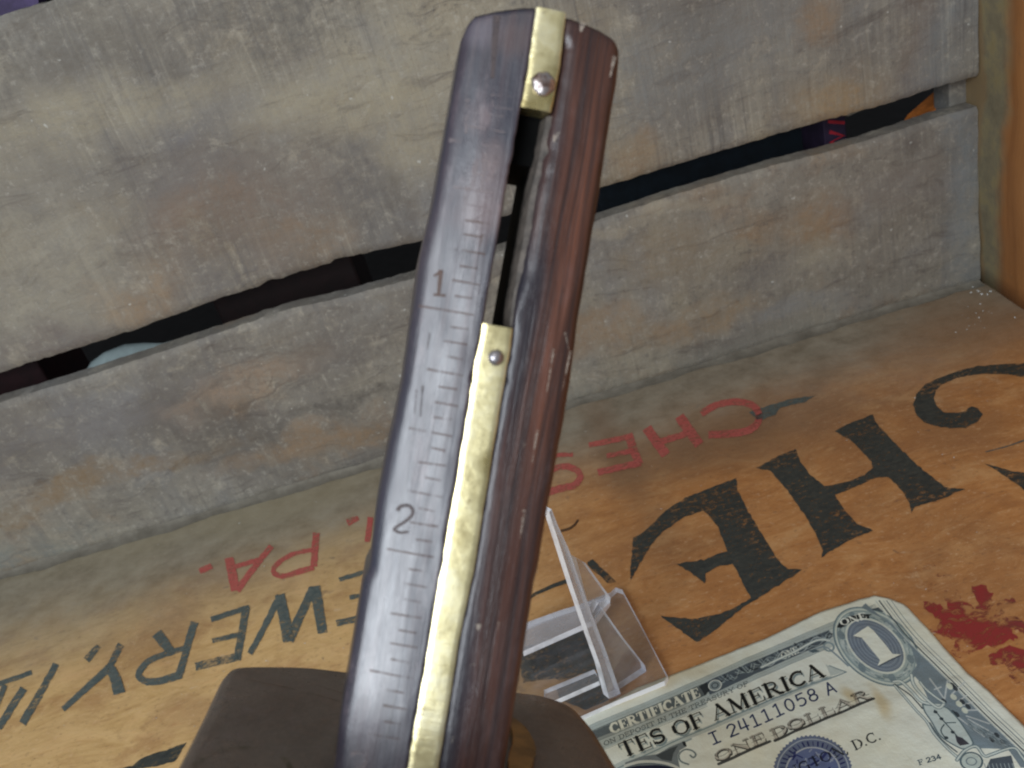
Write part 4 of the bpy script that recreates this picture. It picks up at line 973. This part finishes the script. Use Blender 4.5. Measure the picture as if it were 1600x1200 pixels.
# rest of the printed border out of frame
for p, q_ in (((0, -68), (-150, -68)), ((-150, -68), (-150, -4))): 
    line([((p[0]+BW-8)*S_, (-p[1]+3)*S_), ((q_[0]+BW-2)*S_, (-q_[1]+3)*S_)], 12, G2_, .9, raw=True)
lum = cv.mean(2); hat = np.sin((xx+yy*.8)*1.35)*np.sin((xx*.7-yy)*1.2); cv *= (1+np.clip((.80-lum)*3, 0, 1)*.16*hat)[..., None]
img = bpy.data.images.new('banknote_print', CW, CH); img.colorspace_settings.name = 'sRGB'
buf = np.ones((CH, CW, 4), np.float32); buf[..., :3] = np.clip(cv[::-1], 0, 1); img.pixels.foreach_set(buf.ravel()); img.update(); img.pack()
s = NT('banknote_paper'); tx = s.new('ShaderNodeTexImage'); tx.image = img; uvn = s.new('ShaderNodeUVMap'); s.link(uvn.outputs[0], tx.inputs[0])
P = s.pos(); n = s.noise(s.warp(P, 2, 10), 2.6, 5, .65); n2 = s.noise(P, 26, 4, .7)
c = s.mix(s.rng(n, .42, .66, 0, .55), tx.outputs[0], (.93, .87, .74), 'MULTIPLY')
c = s.mix(s.rng(n2, .4, .7, 0, .22), c, (.84, .80, .74), 'MULTIPLY')
WP = s.warp(P, 5, 8)
for px, r, a in (((1322, 1090), (1.6, 3, 4), .8), ((1376, 1100), (1.6, 5, 4), .75), ((1000, 1078), (26, 3.2, 4), .6), ((1180, 1200), (26, 12, 4), .35), ((1060, 1150), (24, 10, 4), .3)):
    c = s.mix(s.math('MULTIPLY', s.blob(WP, fl(px), r, .7), a), c, (.78, .62, .40), 'MULTIPLY')
mat_note = s.fin(c, .62, nrm=s.bump(s.math('ADD', s.noise(s.warp(P, 1, 12), 3.2, 4, .5), s.math('MULTIPLY', n2, .12)), .8, 3.0), Specular_IOR_Level=.3)
note = None
RE = sorted([Bm(p)[::-1] for p in [(1366,932),(1387,936),(1412,945),(1418,950),(1427,960),(1440,974),(1450,984),(1476,1015),(1511,1054),(1544,1081),(1575,1112),(1600,1137)]])
TE = [Bm(p) for p in [(925,1117),(1000,1076),(1045,1058),(1100,1038),(1200,1000),(1240,980),(1262,969),(1290,956),(1352,935),(1366,932)]]
vb = -68.
def Rl(v):
    if v < RE[0][0]: return RE[0][1]+(v-RE[0][0])*.0
    return float(np.interp(v, [a for a, _ in RE], [b for _, b in RE]))
def Tl(u): return float(np.interp(u, [a for a, _ in TE], [b for _, b in TE]))
nu, nv = 180, 90; vs = []; uv = []; fs = []
utop = TE[-1][0]
for j in range(nv+1):
    for i in range(nu+1):
        a = (i/nu); v = vb*(1-j/nv)
        # rows follow the top edge, columns the right edge
        rr = Rl(min(v, RE[-1][0])) if v < RE[-1][0] else utop
        u = -154+(rr+154)*a; tp = Tl(u) if u < utop else TE[-1][1]
        vv = vb+(tp-vb)*(j/nv); 
        rr = Rl(vv) if vv < RE[-1][0] else utop
        u = -154+(rr+154)*a
        x = cB0+bu*u+bv*vv
        z = .3+.6*(fb(u, vv, 2, .035)+.5)+.22*math.exp(-((vv+38+.10*u)/2.0)**2)+.18*math.exp(-((u+52)/1.5)**2)+.10*fb(u, vv, 7, .12)
        vs.append((x.x, x.y, max(.1, z))); uv.append(((u+BW-2)/BW, 1-(-vv+3)/BH))
for j in range(nv):
    for i in range(nu):
        a = j*(nu+1)+i; fs.append((a, a+1, a+nu+2, a+nu+1))
note = mesh('banknote', vs, fs, mat_note, smooth=True, uv=uv, loc=cB0)
so = note.modifiers.new('s', 'SOLIDIFY'); so.thickness = .10*U; so.offset = 1
tag(note, 'worn one dollar bill lying face up on the stencilled board at lower right', 'banknote')

# ------------------------------------------------------------------ things glimpsed behind the slats
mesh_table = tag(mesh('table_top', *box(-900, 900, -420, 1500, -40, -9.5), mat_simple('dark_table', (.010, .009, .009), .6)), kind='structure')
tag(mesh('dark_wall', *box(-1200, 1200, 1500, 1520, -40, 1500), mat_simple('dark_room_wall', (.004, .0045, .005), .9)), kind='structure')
YB = YW+70
def bw(p, y=None): return wl(p, y or YB)
def case(name, p0, p1, y, dep, z1, mat, label, cat, bev=1.5):
    a, b = wl(p0, y).x, wl(p1, y).x
    v, f = box(a, b, y, y+dep, -9.4, z1)
    return tag(bevel(mesh(name, [(q[0], q[1], q[2]) for q in v], f, mat, loc=((a+b)/2, y+dep/2, -9.4)), bev), label, cat)
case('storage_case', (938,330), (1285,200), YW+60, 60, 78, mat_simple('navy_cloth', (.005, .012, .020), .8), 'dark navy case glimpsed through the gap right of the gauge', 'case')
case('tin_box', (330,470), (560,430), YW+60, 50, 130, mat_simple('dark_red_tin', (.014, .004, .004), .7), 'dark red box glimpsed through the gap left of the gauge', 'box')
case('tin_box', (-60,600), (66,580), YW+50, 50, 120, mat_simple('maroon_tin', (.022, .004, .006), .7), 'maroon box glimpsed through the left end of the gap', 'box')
# printed carton with red letters
ct = case('printed_carton', (1288,215), (1322,200), YW+34, 30, 140, mat_simple('purple_card', (.030, .018, .045), .6), 'purple carton with red zigzag lettering glimpsed in the gap', 'carton', .4)
RL = mat_simple('red_print', (.42, .02, .035), .6)
def card(pts, w, mat, y=YW+33.8):
    r = ribbon(pts, w); k = len(pts); q = [wl(p, y) for p in r]
    o = mesh('red_letter', q, [(i, i+1, 2*k-2-i, 2*k-1-i) for i in range(k-1)], mat, ct); return o
card([(1294,190),(1320,192)], 5, RL); card([(1296,206),(1318,212),(1298,222),(1322,230)], 6, RL); card([(1300,232),(1322,226)], 8, RL)
# grey board leaning behind, and orange wedge
def wallslab(name, px, y, dep, mat, label, cat, par=None):
    q = [wl(p, y) for p in px]; v, f, _ = slab(q, (0, -1, 0), dep)
    return tag(mesh(name, v, f, mat, loc=wl(px[0], y)), label, cat)
wallslab('wooden_board', [(1325,182),(1440,130),(1505,100),(1500,60),(1325,120)][::-1]+[] , YW+24, 10, MAT_UP, 'grey wooden strip behind the right end of the gap', 'board')
v, f, _ = slab([wl(p, YW+22) for p in [(1410,232),(1440,188),(1484,150),(1484,420),(1410,420)]], (0, -1, 0), 12)
tag(mesh('orange_carton', v, f, mat_simple('orange_card', (.55, .17, .03), .6), loc=wl((1450, 420), YW+22)), 'orange carton edge at the right end of the gap beside the end panel', 'carton')
def lathe(name, c, axis, prof, mat, label, cat):
    ax = Vector(axis).normalized(); u = ax.orthogonal().normalized(); w2 = ax.cross(u); vs = []; fs = []; na = 28
    for (h_, r) in prof:
        for k in range(na):
            t = k*2*math.pi/na; vs.append(Vector(c)+ax*h_+u*r*math.cos(t)+w2*r*math.sin(t))
    for i in range(len(prof)-1):
        for k in range(na): a, b = i*na+k, i*na+(k+1) % na; fs.append((a, b, b+na, a+na))
    fs.append(tuple(range(na-1, -1, -1))); fs.append(tuple((len(prof)-1)*na+k for k in range(na)))
    return tag(mesh(name, vs, fs, mat, smooth=True, loc=c), label, cat)
bx_ = wl((185, 575), YW+45)
case('low_box', (70,600), (300,520), YW+26, 46, bx_.z-12, mat_simple('black_card', (.006, .006, .007), .8), 'black box under the pale glare form behind the gap', 'box')
lathe('glare_form', (bx_.x-16, YW+45, bx_.z-1), (1, .25, 0), [(0, 1), (1, 4), (5, 7), (12, 9), (22, 9), (30, 6.5), (38, 3), (48, 2)], mat_simple('pale_glare', (.55, .68, .68), .25, var=.1), 'made-up pale form for a blue-white glare behind the left part of the gap', 'glare')  # pale solid added in place of a glare
q = wl((10, 12), YW+40)
wallslab('purple_case', [(-60,60),(60,20),(60,-30),(-60,-30)][::-1], YW+40, 10, mat_simple('purple_cloth', (.06, .04, .11), .7), 'purple case glimpsed above the upper slat at the top left corner', 'case')
